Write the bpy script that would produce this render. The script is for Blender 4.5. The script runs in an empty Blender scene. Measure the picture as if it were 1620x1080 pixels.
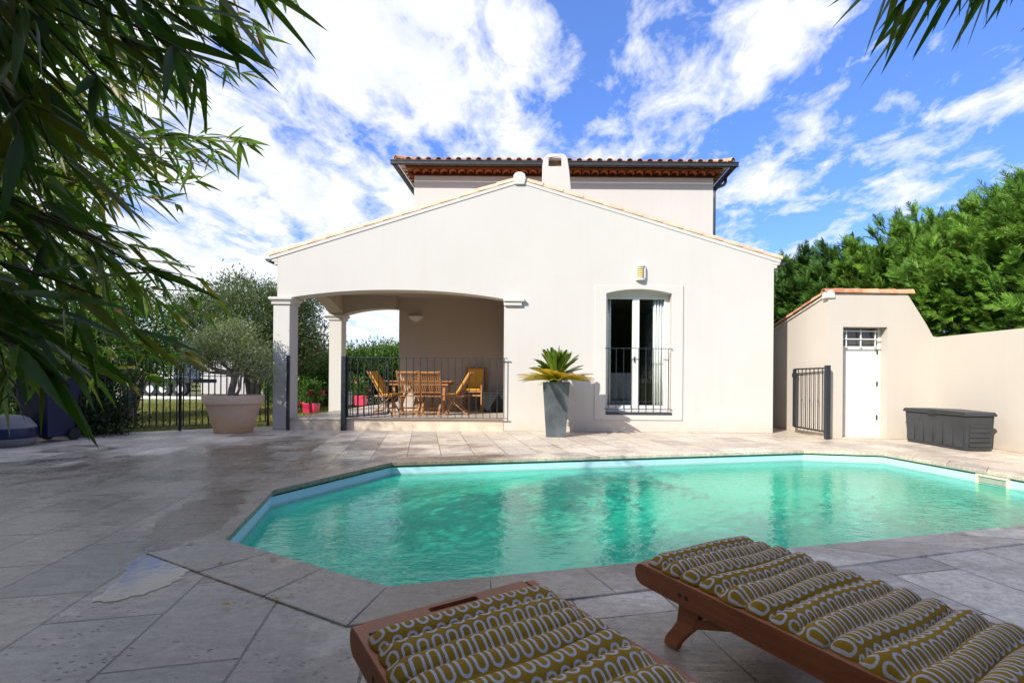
import bpy, math, random
import numpy as np
from mathutils import Vector, Matrix
from mathutils.geometry import tessellate_polygon
random.seed(7); rng = np.random.default_rng(11)
R = math.radians; PI = math.pi
sc = bpy.context.scene
col = sc.collection
EYE = 1.08; F = 790.0; U0 = 860.0; V0 = 600.0; ROLL = 0.0079
def W(px, py, Y):
    """point at depth Y that is seen at pixel (px,py) of the 1620x1080 photograph"""
    dx = px-U0; dy = py-V0
    u = dx+ROLL*dy; v = dy-ROLL*dx
    return Vector((u*Y/F, Y, EYE-v*Y/F))
def G(px, py, z=0.0):
    dx = px-U0; dy = py-V0
    v = dy-ROLL*dx
    return W(px, py, (EYE-z)*F/v)

# ------------------------------------------------------------------ objects
ORG = {}
def tag(o, label=None, cat=None, group=None, kind=None):
    if label: o['label'] = label
    if cat: o['category'] = cat
    if group: o['group'] = group
    if kind: o['kind'] = kind
    return o
def empty(name, loc=(0,0,0), label=None, cat=None, group=None, kind=None, local=False, rz=0):
    o = bpy.data.objects.new(name, None); col.objects.link(o)
    o.empty_display_size = .1
    o.location = loc; o.rotation_euler = (0,0,rz)
    ORG[o.name] = Vector((0,0,0)) if local else Vector(loc)
    return tag(o, label, cat, group, kind)
def finish(name, me, mat, parent, org, loc, smooth, bevel):
    if mat is not None: me.materials.append(mat)
    o = bpy.data.objects.new(name, me); col.objects.link(o)
    if parent is not None:
        o.parent = parent; ORG[o.name] = org
    else:
        o.location = loc; ORG[o.name] = Vector(loc)
    if smooth:
        me.shade_smooth()
        if smooth != 'all':
            me.set_sharp_from_angle(angle=R(38))
    if bevel:
        m = o.modifiers.new('bevel', 'BEVEL'); m.width = bevel; m.segments = 2; m.limit_method = 'ANGLE'; m.angle_limit = R(40)
    return o
class MB:
    def __init__(s): s.v = []; s.f = []; s.uv = None
    def add(s, vs, fs):
        n = len(s.v); s.v += [tuple(v) for v in vs]; s.f += [tuple(i+n for i in f) for f in fs]; return s
    def box(s, x0, x1, y0, y1, z0, z1):
        vs = [(x,y,z) for z in (z0,z1) for y in (y0,y1) for x in (x0,x1)]
        return s.add(vs, [(0,2,3,1),(4,5,7,6),(0,1,5,4),(2,6,7,3),(0,4,6,2),(1,3,7,5)])
    def hexa(s, bot, top):
        vs = list(bot)+list(top)
        return s.add(vs, [(3,2,1,0),(4,5,6,7),(0,1,5,4),(1,2,6,5),(2,3,7,6),(3,0,4,7)])
    def bar(s, a, b, w, h, up=(0,0,1)):
        a = Vector(a); b = Vector(b); d = (b-a).normalized(); up = Vector(up)
        sd = d.cross(up)
        if sd.length < 1e-4: sd = d.cross(Vector((1,0,0)))
        sd.normalize(); u2 = sd.cross(d).normalized()
        q = lambda p: [p-sd*w/2-u2*h/2, p+sd*w/2-u2*h/2, p+sd*w/2+u2*h/2, p-sd*w/2+u2*h/2]
        return s.add(q(a)+q(b), [(0,1,2,3),(7,6,5,4),(0,4,5,1),(1,5,6,2),(2,6,7,3),(3,7,4,0)])
    def tube(s, pts, rad, n=8, cap=True):
        pts = [Vector(p) for p in pts]; m = len(pts)
        if not hasattr(rad, '__len__'): rad = [rad]*m
        vs = []; prev = None
        for i, p in enumerate(pts):
            d = (pts[min(i+1,m-1)]-pts[max(i-1,0)]).normalized()
            if prev is None:
                prev = d.cross(Vector((0,0,1)))
                if prev.length < .05: prev = d.cross(Vector((1,0,0)))
            a = (prev-d*prev.dot(d)).normalized(); prev = a; b = d.cross(a)
            for k in range(n):
                t = 2*PI*k/n; vs.append(p+(a*math.cos(t)+b*math.sin(t))*rad[i])
        fs = [(i*n+k, i*n+(k+1)%n, (i+1)*n+(k+1)%n, (i+1)*n+k) for i in range(m-1) for k in range(n)]
        if cap: fs += [tuple(range(n-1,-1,-1)), tuple((m-1)*n+k for k in range(n))]
        return s.add(vs, fs)
    def lathe(s, prof, c=(0,0,0), n=48, sq=None):
        vs = []
        for r, z in prof:
            for k in range(n):
                t = 2*PI*k/n; x = math.cos(t); y = math.sin(t)
                vs.append((c[0]+r*x, c[1]+r*y, c[2]+z))
        m = len(prof)
        return s.add(vs, [(i*n+k, i*n+(k+1)%n, (i+1)*n+(k+1)%n, (i+1)*n+k) for i in range(m-1) for k in range(n)])
    def prism(s, outer, holes, a0, a1, axis='y', base=None):
        """2-D loops; axis y: loop=(x,z) extruded in y; axis x: loop=(y,z); axis z: loop=(x,y)"""
        mp = {'y': lambda p,a:(p[0],a,p[1]), 'x': lambda p,a:(a,p[0],p[1]), 'z': lambda p,a:(p[0],p[1],a)}[axis]
        loops = [outer]+list(holes)
        tri = tessellate_polygon([[Vector((p[0],p[1],0)) for p in l] for l in loops])
        flat = [p for l in loops for p in l]; n = len(flat)
        vs = [mp(p,a0) for p in flat]+[mp(p,a1) for p in flat]
        fs = []
        for t in tri:
            fs.append(tuple(t)); fs.append(tuple(i+n for i in reversed(t)))
        o = 0
        for l in loops:
            k = len(l)
            for i in range(k):
                j = (i+1)%k; fs.append((o+i, o+j, o+j+n, o+i+n))
            o += k
        return s.add(vs, fs)
    def build(s, name, mat, parent=None, loc=None, smooth=False, bevel=0, recalc=True):
        if parent is not None: org = ORG[parent.name]; l = None
        else: org = Vector(loc) if loc is not None else Vector((0,0,0)); l = org
        me = bpy.data.meshes.new(name)
        me.from_pydata([(v[0]-org[0], v[1]-org[1], v[2]-org[2]) for v in s.v], [], s.f)
        if recalc:
            import bmesh
            bm = bmesh.new(); bm.from_mesh(me); bmesh.ops.recalc_face_normals(bm, faces=bm.faces); bm.to_mesh(me); bm.free()
        if s.uv is not None:
            uvl = me.uv_layers.new(name='UVMap')
            for lp in me.loops: uvl.data[lp.index].uv = s.uv[lp.vertex_index]
        me.update()
        return finish(name, me, mat, parent, org, l, smooth, bevel)
def copy_tree(o, parent=None):
    c = o.copy(); col.objects.link(c)
    if parent is not None: c.parent = parent
    ORG[c.name] = ORG[o.name]
    for ch in list(o.children): copy_tree(ch, c)
    return c
def npmesh(name, V, Fq, mat, parent=None, loc=(0,0,0), smooth=False):
    org = ORG[parent.name] if parent is not None else Vector(loc)
    V = (V-np.array(org)).astype(np.float32)
    me = bpy.data.meshes.new(name); k = Fq.shape[1]; n = len(Fq)
    me.vertices.add(len(V)); me.vertices.foreach_set('co', V.ravel())
    me.loops.add(n*k); me.loops.foreach_set('vertex_index', Fq.astype(np.int32).ravel())
    me.polygons.add(n); me.polygons.foreach_set('loop_start', np.arange(0, n*k, k, dtype=np.int32))
    me.update(calc_edges=True); me.validate()
    return finish(name, me, mat, parent, org, org, 'all' if smooth else False, 0)
def unit(a): return a/np.maximum(np.linalg.norm(a, axis=-1, keepdims=True), 1e-9)
def leaves(name, C, D, L, Wd, mat, parent=None, loc=(0,0,0), nrm=None, ts=(0,.4,1), ws=(.1,1,.03), droop=0.0, fold=0.0):
    """one small blade per row of C (base point) and D (direction)"""
    C = np.asarray(C, float); D = unit(np.asarray(D, float)); n = len(C)
    L = np.broadcast_to(L, (n,)).astype(float); Wd = np.broadcast_to(Wd, (n,)).astype(float)
    if nrm is None: nrm = unit(rng.normal(size=(n,3))+np.array([0,0,.8]))
    S = unit(np.cross(D, nrm)); N = unit(np.cross(S, D))
    acr = (-1, 0, 1) if fold else (-1, 1)
    A = len(acr); K = len(ts); V = np.zeros((n, K, A, 3))
    for i, (t, w) in enumerate(zip(ts, ws)):
        p = C+D*(L*t)[:,None]+np.array([0,0,-1.])*(droop*L*t*t)[:,None]
        for j, a in enumerate(acr):
            V[:,i,j] = p+S*(Wd*.5*w*a)[:,None]+N*(abs(a)*fold*Wd*w)[:,None]
    base = (np.arange(n)*K*A)[:,None]
    q = []
    for i in range(K-1):
        for j in range(A-1):
            q.append([i*A+j, i*A+j+1, (i+1)*A+j+1, (i+1)*A+j])
    Fq = (base[:,None]+np.array(q)[None]).reshape(-1,4)
    return npmesh(name, V.reshape(-1,3), Fq, mat, parent, loc, smooth=bool(fold))

# ------------------------------------------------------------------ materials
def new_mat(name):
    m = bpy.data.materials.new(name); m.use_nodes = True; nt = m.node_tree; nt.nodes.clear()
    out = nt.nodes.new('ShaderNodeOutputMaterial'); return m, nt, out
class N:
    def __init__(s, nt): s.nt = nt
    def node(s, t, **k):
        n = s.nt.nodes.new(t)
        for a, b in k.items():
            if a.startswith('i_'):
                key = a[2:]; key = int(key) if key.isdigit() else key.replace('_',' ')
                s.put(n.inputs[key], b)
            else: setattr(n, a, b)
        return n
    def put(s, inp, v):
        if isinstance(v, bpy.types.NodeSocket): s.nt.links.new(v, inp)
        elif isinstance(v, bpy.types.Node): s.nt.links.new(v.outputs[0], inp)
        else:
            if isinstance(v, (tuple, list)) and len(v) == 3 and inp.type == 'RGBA': v = (*v, 1)
            inp.default_value = v
    def math(s, op, a, b=0.0, c=None, clamp=False):
        n = s.nt.nodes.new('ShaderNodeMath'); n.operation = op; n.use_clamp = clamp
        s.put(n.inputs[0], a); s.put(n.inputs[1], b)
        if c is not None: s.put(n.inputs[2], c)
        return n.outputs[0]
    def mix(s, f, a, b, mode='MIX'):
        n = s.nt.nodes.new('ShaderNodeMix'); n.data_type = 'RGBA'; n.blend_type = mode
        s.put(n.inputs[0], f); s.put(n.inputs[6], a); s.put(n.inputs[7], b); return n.outputs[2]
    def ramp(s, f, pts):
        n = s.nt.nodes.new('ShaderNodeValToRGB'); e = n.color_ramp.elements
        while len(e) < len(pts): e.new(.5)
        for k, (p, c) in enumerate(pts):
            e[k].position = p; e[k].color = (*c, 1) if hasattr(c, '__len__') else (c, c, c, 1)
        s.put(n.inputs[0], f); return n.outputs[0]
    def noise(s, vec, scale, detail=4, rough=.55, dist=0.0, out=0):
        n = s.nt.nodes.new('ShaderNodeTexNoise'); n.inputs['Scale'].default_value = scale
        n.inputs['Detail'].default_value = detail; n.inputs['Roughness'].default_value = rough
        n.inputs['Distortion'].default_value = dist
        if vec is not None: s.put(n.inputs['Vector'], vec)
        return n.outputs[out]
    def obj(s): return s.nt.nodes.new('ShaderNodeTexCoord').outputs['Object']
    def pos(s): return s.nt.nodes.new('ShaderNodeNewGeometry').outputs['Position']
    def mapping(s, vec, scale=(1,1,1), rot=(0,0,0), loc=(0,0,0)):
        n = s.nt.nodes.new('ShaderNodeMapping'); s.put(n.inputs['Vector'], vec)
        n.inputs['Scale'].default_value = scale; n.inputs['Rotation'].default_value = rot; n.inputs['Location'].default_value = loc
        return n.outputs[0]
    def bump(s, h, strength=.3, dist=.01, normal=None):
        n = s.nt.nodes.new('ShaderNodeBump'); n.inputs['Strength'].default_value = strength; n.inputs['Distance'].default_value = dist
        s.put(n.inputs['Height'], h)
        if normal is not None: s.put(n.inputs['Normal'], normal)
        return n.outputs[0]
    def bsdf(s, **k):
        n = s.nt.nodes.new('ShaderNodeBsdfPrincipled')
        for a, b in k.items(): s.put(n.inputs[a.replace('_',' ')], b)
        return n
def simple(name, c, rough=.6, metal=0, var=.12, scale=8, bump=.15, bdist=.004, bscale=60, spec=.5, stretch=(1,1,1)):
    m, nt, out = new_mat(name); n = N(nt)
    p = n.mapping(n.obj(), stretch)
    f = n.noise(p, scale, 6)
    c0 = tuple(x*(1-var) for x in c); c1 = tuple(min(1,x*(1+var)) for x in c)
    colr = n.ramp(f, [(.3,c0),(.7,c1)])
    r = n.ramp(f, [(.3,max(0,rough-.08)),(.7,min(1,rough+.08))])
    b = n.bsdf(Base_Color=colr, Roughness=r, Metallic=metal, Specular_IOR_Level=spec)
    if bump: n.put(b.inputs['Normal'], n.bump(n.noise(p, bscale, 5), bump, bdist))
    nt.links.new(b.outputs[0], out.inputs[0]); return m
def plaster(name, c, dirt=(.45,.38,.30), dirt_h=.25, amt=.35):
    m, nt, out = new_mat(name); n = N(nt)
    P = n.pos()
    big = n.noise(P, .7, 4); sm = n.noise(P, 5, 5)
    streak = n.noise(n.mapping(P, (7,7,.5)), 1, 5)
    base = n.mix(n.ramp(big, [(.3,0),(.7,1)]), tuple(x*.955 for x in c), c)
    base = n.mix(n.ramp(streak, [(.50,0),(.8,.22)]), base, tuple(x*y for x,y in zip(c,(.86,.84,.80))))
    base = n.mix(n.ramp(n.noise(P, 2.3, 7, .65, .5), [(.45,0),(.75,.22)]), base, tuple(x*y for x,y in zip(c,(.93,.90,.85))))
    z = n.nt.nodes.new('ShaderNodeSeparateXYZ'); n.put(z.inputs[0], P)
    h = n.math('SUBTRACT', 1.0, n.math('DIVIDE', z.outputs[2], dirt_h), clamp=True)
    dn = n.math('MULTIPLY', n.math('POWER', h, 1.5), n.math('MULTIPLY', n.ramp(sm, [(.3,.25),(.7,1)]), amt))
    base = n.mix(dn, base, dirt)
    hgt = n.math('ADD', n.noise(P, 180, 3), n.math('MULTIPLY', n.noise(P, 25, 4), .8))
    b = n.bsdf(Base_Color=base, Roughness=.9, Specular_IOR_Level=.25)
    n.put(b.inputs['Normal'], n.bump(hgt, .25, .004))
    nt.links.new(b.outputs[0], out.inputs[0]); return m
def wood(name, c0, c1, axis=(1,12,12), rough=.45, gscale=3):
    m, nt, out = new_mat(name); n = N(nt)
    p = n.mapping(n.obj(), axis)
    g = n.noise(p, gscale, 7, .6, .6)
    rnd = n.node('ShaderNodeObjectInfo').outputs['Random']
    cc = n.ramp(g, [(.28,c0),(.72,c1)])
    cc = n.mix(n.math('MULTIPLY', rnd, .25), cc, tuple(x*.6 for x in c0))
    cc = n.mix(n.ramp(n.noise(n.obj(), 3, 5), [(.5,0),(.75,.35)]), cc, tuple(x*.55 for x in c0))
    b = n.bsdf(Base_Color=cc, Roughness=n.ramp(g, [(.2,rough-.1),(.8,rough+.15)]))
    n.put(b.inputs['Normal'], n.bump(g, .2, .003))
    nt.links.new(b.outputs[0], out.inputs[0]); return m
def leafmat(name, cols, trans=.35, rough=.45, spec=.35, patch=None, pscale=1.2):
    """colour varies leaf by leaf"""
    m, nt, out = new_mat(name); n = N(nt)
    g = nt.nodes.new('ShaderNodeNewGeometry')
    k = len(cols)
    c = n.ramp(g.outputs['Random Per Island'], [(i/(k-1), q) for i, q in enumerate(cols)])
    if patch is not None:
        c = n.mix(n.ramp(n.noise(n.obj(), pscale, 3), [(.42,0),(.68,.8)]), c, patch)
    b = n.bsdf(Base_Color=c, Roughness=rough, Specular_IOR_Level=spec)
    t = nt.nodes.new('ShaderNodeBsdfTranslucent'); n.put(t.inputs[0], n.mix(.5, c, tuple(x*1.5 for x in cols[-1])))
    mx = nt.nodes.new('ShaderNodeMixShader'); mx.inputs[0].default_value = trans
    nt.links.new(b.outputs[0], mx.inputs[1]); nt.links.new(t.outputs[0], mx.inputs[2]); nt.links.new(mx.outputs[0], out.inputs[0])
    return m
M = {}
M['wall'] = plaster('wall_render', (.600,.580,.548), (.52,.38,.24), .35, .55)
M['shed'] = plaster('shed_render', (.585,.53,.465), (.45,.34,.24), .3, .5)
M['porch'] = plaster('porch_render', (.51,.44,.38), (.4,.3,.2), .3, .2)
M['trim'] = plaster('trim_render', (.61,.592,.56), (.5,.4,.3), .2, .2)
M['cement'] = simple('cement', (.62,.57,.50), .9, var=.2, scale=6, bump=.4, bscale=40)
M['stonestep'] = simple('step_stone', (.66,.55,.43), .6, var=.2, scale=3, bump=.3, bscale=30)
M['iron'] = simple('dark_iron', (.018,.026,.034), .38, 0, var=.2, scale=20, bump=.05)
M['gutter'] = simple('gutter_metal', (.045,.052,.06), .35, .2, var=.15, scale=6, bump=.03)
M['white'] = simple('white_paint', (.70,.70,.68), .35, var=.03, scale=5, bump=.04)
M['zinc'] = simple('zinc', (.115,.135,.15), .42, .35, var=.35, scale=3.5, bump=.1, bscale=12)
M['plastic_dark'] = simple('dark_plastic', (.035,.039,.045), .5, var=.25, scale=4, bump=.2, bscale=90)
M['plastic_blue'] = simple('blue_plastic', (.005,.013,.055), .4, var=.15, scale=4, bump=.05)
M['pink'] = simple('pink_glaze', (.80,.05,.12), .35, var=.08, scale=4, bump=.02)
M['greypot'] = simple('grey_pot', (.10,.11,.12), .6, var=.2)
M['soil'] = simple('soil', (.06,.04,.025), .95, var=.5, scale=25, bump=.8, bscale=60, bdist=.01)
M['bark'] = simple('bark', (.20,.165,.13), .9, var=.45, scale=9, bump=.9, bscale=16, bdist=.02, stretch=(1,1,.3))
M['darkbark'] = simple('dark_bark', (.10,.075,.055), .9, var=.4, scale=8, bump=.8, bscale=14, bdist=.02, stretch=(1,1,.3))
M['bolt'] = simple('bolt_steel', (.08,.07,.06), .35, .8)
M['black'] = simple('black_mesh_cloth', (.012,.013,.014), .8)
M['yellow'] = simple('yellow_canvas', (.72,.36,.03), .85, var=.12, scale=5, bump=.2, bscale=120)
M['curtain'] = simple('curtain_cloth', (.88,.89,.86), .9, var=.05)
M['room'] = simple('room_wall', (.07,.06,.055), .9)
M['sofa'] = simple('sofa_cloth', (.30,.31,.32), .9)
M['rubber'] = simple('rubber', (.02,.02,.02), .8)
M['truck'] = simple('truck_paint', (.6,.62,.62), .4)
M['kerb'] = simple('kerb_stone', (.72,.70,.66), .8)
M['panel'] = simple('panel_wall', (.50,.48,.47), .8, var=.06)
M['road'] = simple('asphalt', (.06,.06,.062), .9, var=.2, scale=30, bump=.4)
M['floor'] = simple('porch_tiles', (.62,.54,.45), .4, var=.12, scale=2.5, bump=.1)
M['twig'] = simple('twig', (.10,.075,.035), .8)
M['culm'] = simple('bamboo_culm', (.12,.15,.035), .45, var=.4, scale=4, bump=.1, stretch=(1,1,.4))
M['red'] = simple('red_petal', (.75,.04,.06), .6)
M['fruit'] = simple('orange_peel', (.85,.25,.02), .5)
M['petal'] = leafmat('pink_petals', [(.7,.05,.10),(.85,.2,.28),(.75,.02,.04)], .3)
M['sack'] = simple('sack', (.20,.20,.20), .7)
M['wood'] = wood('teak_dark', (.24,.068,.020), (.43,.140,.045), (1.2,14,14), .50)
M['woodlight'] = wood('teak_orange', (.33,.145,.05), (.54,.27,.10), (2,10,10), .5)
M['bamboo'] = leafmat('bamboo_leaf', [(.03,.085,.008),(.045,.115,.010),(.07,.15,.012),(.14,.21,.016),(.035,.095,.010),(.25,.21,.025),(.03,.08,.008),(.045,.11,.010)], .42, .4, .35)
M['bamboof'] = leafmat('bamboo_leaf_small', [(.07,.16,.012),(.11,.22,.016),(.17,.29,.02),(.28,.34,.03),(.09,.19,.016),(.30,.15,.03),(.08,.18,.012),(.11,.23,.015)], .5, .4, .35)
M['olive'] = leafmat('olive_leaf', [(.16,.21,.09),(.24,.30,.15),(.32,.37,.21),(.18,.23,.08)], .3, .5, .3, (.19,.21,.06), 2.0)
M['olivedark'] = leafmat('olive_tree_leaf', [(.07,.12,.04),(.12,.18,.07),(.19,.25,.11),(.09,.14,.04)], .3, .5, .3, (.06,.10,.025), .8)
M['hedge'] = leafmat('hedge_leaf', [(.05,.12,.02),(.08,.18,.025),(.13,.25,.035),(.06,.13,.02)], .3, .45, .35, (.04,.10,.018), .8)
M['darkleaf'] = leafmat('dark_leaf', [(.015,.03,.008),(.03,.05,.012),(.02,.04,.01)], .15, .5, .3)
M['citrus'] = leafmat('citrus_leaf', [(.04,.10,.015),(.08,.20,.02),(.13,.28,.03),(.05,.11,.02)], .4, .35, .4, (.03,.07,.015), 1.0)
M['conifer'] = leafmat('conifer_spray', [(.07,.18,.02),(.12,.29,.03),(.19,.40,.045),(.27,.46,.06),(.09,.22,.025),(.13,.14,.04)], .3, .5, .25, (.06,.17,.02), 1.3)
M['coniferdark'] = leafmat('conifer_spray_blue', [(.05,.14,.02),(.08,.21,.03),(.12,.28,.04),(.06,.16,.025),(.10,.10,.035)], .3, .5, .25, (.04,.12,.02), 1.2)
M['cycad'] = leafmat('cycad_green', [(.06,.13,.012),(.10,.19,.02),(.18,.27,.03)], .3, .3, .5)
M['cycadyellow'] = leafmat('cycad_yellow', [(.50,.42,.03),(.75,.50,.04),(.40,.42,.03),(.80,.42,.04)], .3, .4, .4)
M['cycadmid'] = leafmat('cycad_olive', [(.22,.30,.02),(.34,.38,.03),(.42,.40,.03)], .3, .4, .4)
M['grass'] = leafmat('grass_blade', [(.10,.14,.02),(.20,.22,.04),(.30,.28,.07),(.14,.18,.03)], .3, .6, .2, (.28,.24,.08), .6)
M['fallen'] = leafmat('fallen_leaf', [(.35,.22,.03),(.45,.30,.05),(.25,.14,.03)], .2)

def tile_mat():
    m, nt, out = new_mat('roof_tile'); n = N(nt)
    g = nt.nodes.new('ShaderNodeNewGeometry').outputs['Random Per Island']
    c = n.ramp(g, [(0,(.40,.15,.07)),(.35,(.58,.26,.13)),(.6,(.66,.36,.21)),(.8,(.50,.20,.09)),(1,(.62,.42,.28))])
    c = n.mix(n.ramp(n.noise(n.obj(), 9, 6), [(.45,0),(.75,.6)]), c, (.70,.50,.36))
    c = n.mix(n.ramp(n.noise(n.obj(), 22, 4), [(.6,0),(.78,.55)]), c, (.16,.11,.07))
    b = n.bsdf(Base_Color=c, Roughness=.85); n.put(b.inputs['Normal'], n.bump(n.noise(n.obj(), 50, 4), .3, .004))
    nt.links.new(b.outputs[0], out.inputs[0]); return m
M['tile'] = tile_mat()
M['tilepale'] = simple('pale_rake_tile', (.70,.47,.32), .85, var=.25, scale=5, bump=.2, bscale=40)
def genoise_mat():
    m, nt, out = new_mat('eave_tile'); n = N(nt)
    c = n.ramp(n.noise(n.obj(), 7, 5), [(.3,(.34,.085,.03)),(.7,(.50,.17,.07))])
    b = n.bsdf(Base_Color=c, Roughness=.8); nt.links.new(b.outputs[0], out.inputs[0]); return m
M['genoise'] = genoise_mat(); M['gdark'] = simple('eave_shade_fill', (.05,.018,.010), .9); M['gbed'] = simple('eave_mortar', (.40,.19,.09), .9, var=.2)
def terracotta():
    m, nt, out = new_mat('pale_terracotta'); n = N(nt)
    P = n.obj(); z = nt.nodes.new('ShaderNodeSeparateXYZ'); n.put(z.inputs[0], P)
    low = n.math('SUBTRACT', 1.0, n.math('DIVIDE', z.outputs[2], .5), clamp=True)
    low = n.math('MULTIPLY', low, n.ramp(n.noise(P, 4, 5), [(.3,.3),(.7,1)]))
    c = n.mix(low, (.64,.46,.33), (.60,.35,.16))
    c = n.mix(n.ramp(n.noise(P, 11, 6), [(.5,0),(.8,.5)]), c, (.66,.60,.55))
    b = n.bsdf(Base_Color=c, Roughness=.85); n.put(b.inputs['Normal'], n.bump(n.noise(P, 60, 4), .25, .004))
    nt.links.new(b.outputs[0], out.inputs[0]); return m
M['terracotta'] = terracotta()
DECKROT = R(13.5)
def deck_mat(name, joints=True):
    m, nt, out = new_mat(name); n = N(nt)
    P = n.pos()
    # rows run along the pool's short side
    q = n.mapping(P, (1,1,1), (0,0,R(90)-DECKROT), (.13,.21,0))
    br = nt.nodes.new('ShaderNodeTexBrick'); n.put(br.inputs['Vector'], n.mix(.012, q, n.noise(P, 2.6, 6, out=1)))
    br.offset = .42; br.offset_frequency = 2; br.squash = .75; br.squash_frequency = 3
    for k, v in (('Scale',1.0),('Mortar Size',.0055),('Mortar Smooth',.35),('Bias',0.0),('Brick Width',.82),('Row Height',.46)): br.inputs[k].default_value = v
    br.inputs['Color1'].default_value = (0,0,0,1); br.inputs['Color2'].default_value = (1,1,1,1); br.inputs['Mortar'].default_value = (.5,.5,.5,1)
    slab = br.outputs['Color']
    if not joints:
        slab = nt.nodes.new('ShaderNodeNewGeometry').outputs['Random Per Island']
    band = n.noise(n.mapping(P, (1.6,9,1), (0,0,R(90)-DECKROT)), 1.3, 8, .62, 1.2)
    cl = n.noise(P, 1.9, 8, .65, .6); fine = n.noise(P, 26, 5, .7)
    base = n.ramp(slab, [(0,(.46,.38,.30)),(.2,(.62,.51,.40)),(.45,(.80,.69,.56)),(.6,(.66,.53,.40)),(.8,(.84,.75,.62)),(1,(.34,.295,.25))])
    base = n.mix(n.ramp(band, [(.38,0),(.66,.6)]), base, (.84,.73,.60))
    base = n.mix(n.ramp(cl, [(.52,0),(.68,.72)]), base, (.31,.265,.225))
    base = n.mix(n.ramp(n.noise(P, 5.5, 6, .6, .8), [(.56,0),(.72,.4)]), base, (.80,.74,.66))
    vo = nt.nodes.new('ShaderNodeTexVoronoi'); n.put(vo.inputs['Vector'], n.mapping(P, (22,44,22), (0,0,R(90)-DECKROT))); vo.inputs['Scale'].default_value = 1.0; vo.inputs['Randomness'].default_value = 1
    pit = n.math('MULTIPLY', n.ramp(vo.outputs['Distance'], [(.10,1),(.22,0)]), n.ramp(n.noise(P, 3.3, 3), [(.5,0),(.62,1)]))
    base = n.mix(n.math('MULTIPLY', pit, .6), base, (.13,.10,.08))
    vein = n.noise(n.mapping(P, (1,3.2,1), (0,0,R(90)-DECKROT)), 2.4, 9, .68, 2.6)
    base = n.mix(n.ramp(vein, [(.45,0),(.49,.32),(.51,.32),(.55,0)]), base, (.30,.25,.21))
    base = n.mix(n.ramp(n.noise(P, 9, 8, .7, .6), [(.56,0),(.66,.5)]), base, (.25,.21,.18))
    base = n.mix(n.ramp(fine, [(.35,.30),(.6,0)]), base, tuple(x*.5 for x in (.4,.34,.28)))
    h = n.math('ADD', n.math('MULTIPLY', band, .5), n.math('MULTIPLY', fine, .22))
    h = n.math('SUBTRACT', h, n.math('MULTIPLY', pit, .5))
    if joints:
        jw = n.math('MULTIPLY', br.outputs['Fac'], n.ramp(n.noise(P, 4, 4), [(.3,.45),(.6,1)]))
        base = n.mix(jw, base, (.12,.098,.078)); h = n.math('SUBTRACT', h, n.math('MULTIPLY', br.outputs['Fac'], 1.4))
        h = n.math('ADD', h, n.math('MULTIPLY', slab, .25))
    # damp round the puddle, spread wider to paint shade onto the near left slabs
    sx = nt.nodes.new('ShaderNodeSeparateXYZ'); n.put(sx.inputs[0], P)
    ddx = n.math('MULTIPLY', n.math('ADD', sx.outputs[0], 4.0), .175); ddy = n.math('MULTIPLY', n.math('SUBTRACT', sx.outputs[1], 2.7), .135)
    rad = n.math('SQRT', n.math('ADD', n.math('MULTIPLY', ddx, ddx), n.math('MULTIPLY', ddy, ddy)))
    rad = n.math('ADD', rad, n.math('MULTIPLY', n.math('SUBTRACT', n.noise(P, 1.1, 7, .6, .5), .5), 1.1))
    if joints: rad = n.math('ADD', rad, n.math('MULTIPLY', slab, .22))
    wet_shade = n.ramp(rad, [(.72,1),(1.05,0)])
    base = n.mix(n.math('MULTIPLY', wet_shade, .85), base, n.mix(1.0, base, (.27,.25,.235), 'MULTIPLY'))
    dpx, dpy = G(322,812).xy; ca_, sa_ = math.cos(R(20)), math.sin(R(20))
    ax_ = n.math('SUBTRACT', sx.outputs[0], dpx); ay_ = n.math('SUBTRACT', sx.outputs[1], dpy)
    lu = n.math('ADD', n.math('MULTIPLY', ax_, ca_/.30), n.math('MULTIPLY', ay_, sa_/.30)); lv = n.math('ADD', n.math('MULTIPLY', ax_, -sa_/1.05), n.math('MULTIPLY', ay_, ca_/1.05))
    r2 = n.math('ADD', n.math('SQRT', n.math('ADD', n.math('MULTIPLY', lu, lu), n.math('MULTIPLY', lv, lv))), n.math('MULTIPLY', n.math('SUBTRACT', n.noise(P, 3.5, 7, .6, .5), .5), 1.3))
    wet2 = n.ramp(r2, [(.80,1),(.90,0)])
    base = n.mix(n.math('MULTIPLY', wet2, .9), base, n.mix(1.0, base, (.42,.33,.24), 'MULTIPLY'))
    rough = n.math('SUBTRACT', n.ramp(cl, [(.3,.62),(.6,.42)]), n.math('MULTIPLY', n.math('MAXIMUM', wet_shade, wet2), .22))
    b = n.bsdf(Base_Color=base, Roughness=rough, Specular_IOR_Level=.45)
    n.put(b.inputs['Normal'], n.bump(h, .7, .010))
    nt.links.new(b.outputs[0], out.inputs[0]); return m
M['deck'] = deck_mat('travertine_paving'); M['coping'] = deck_mat('travertine_coping', False)
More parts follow.
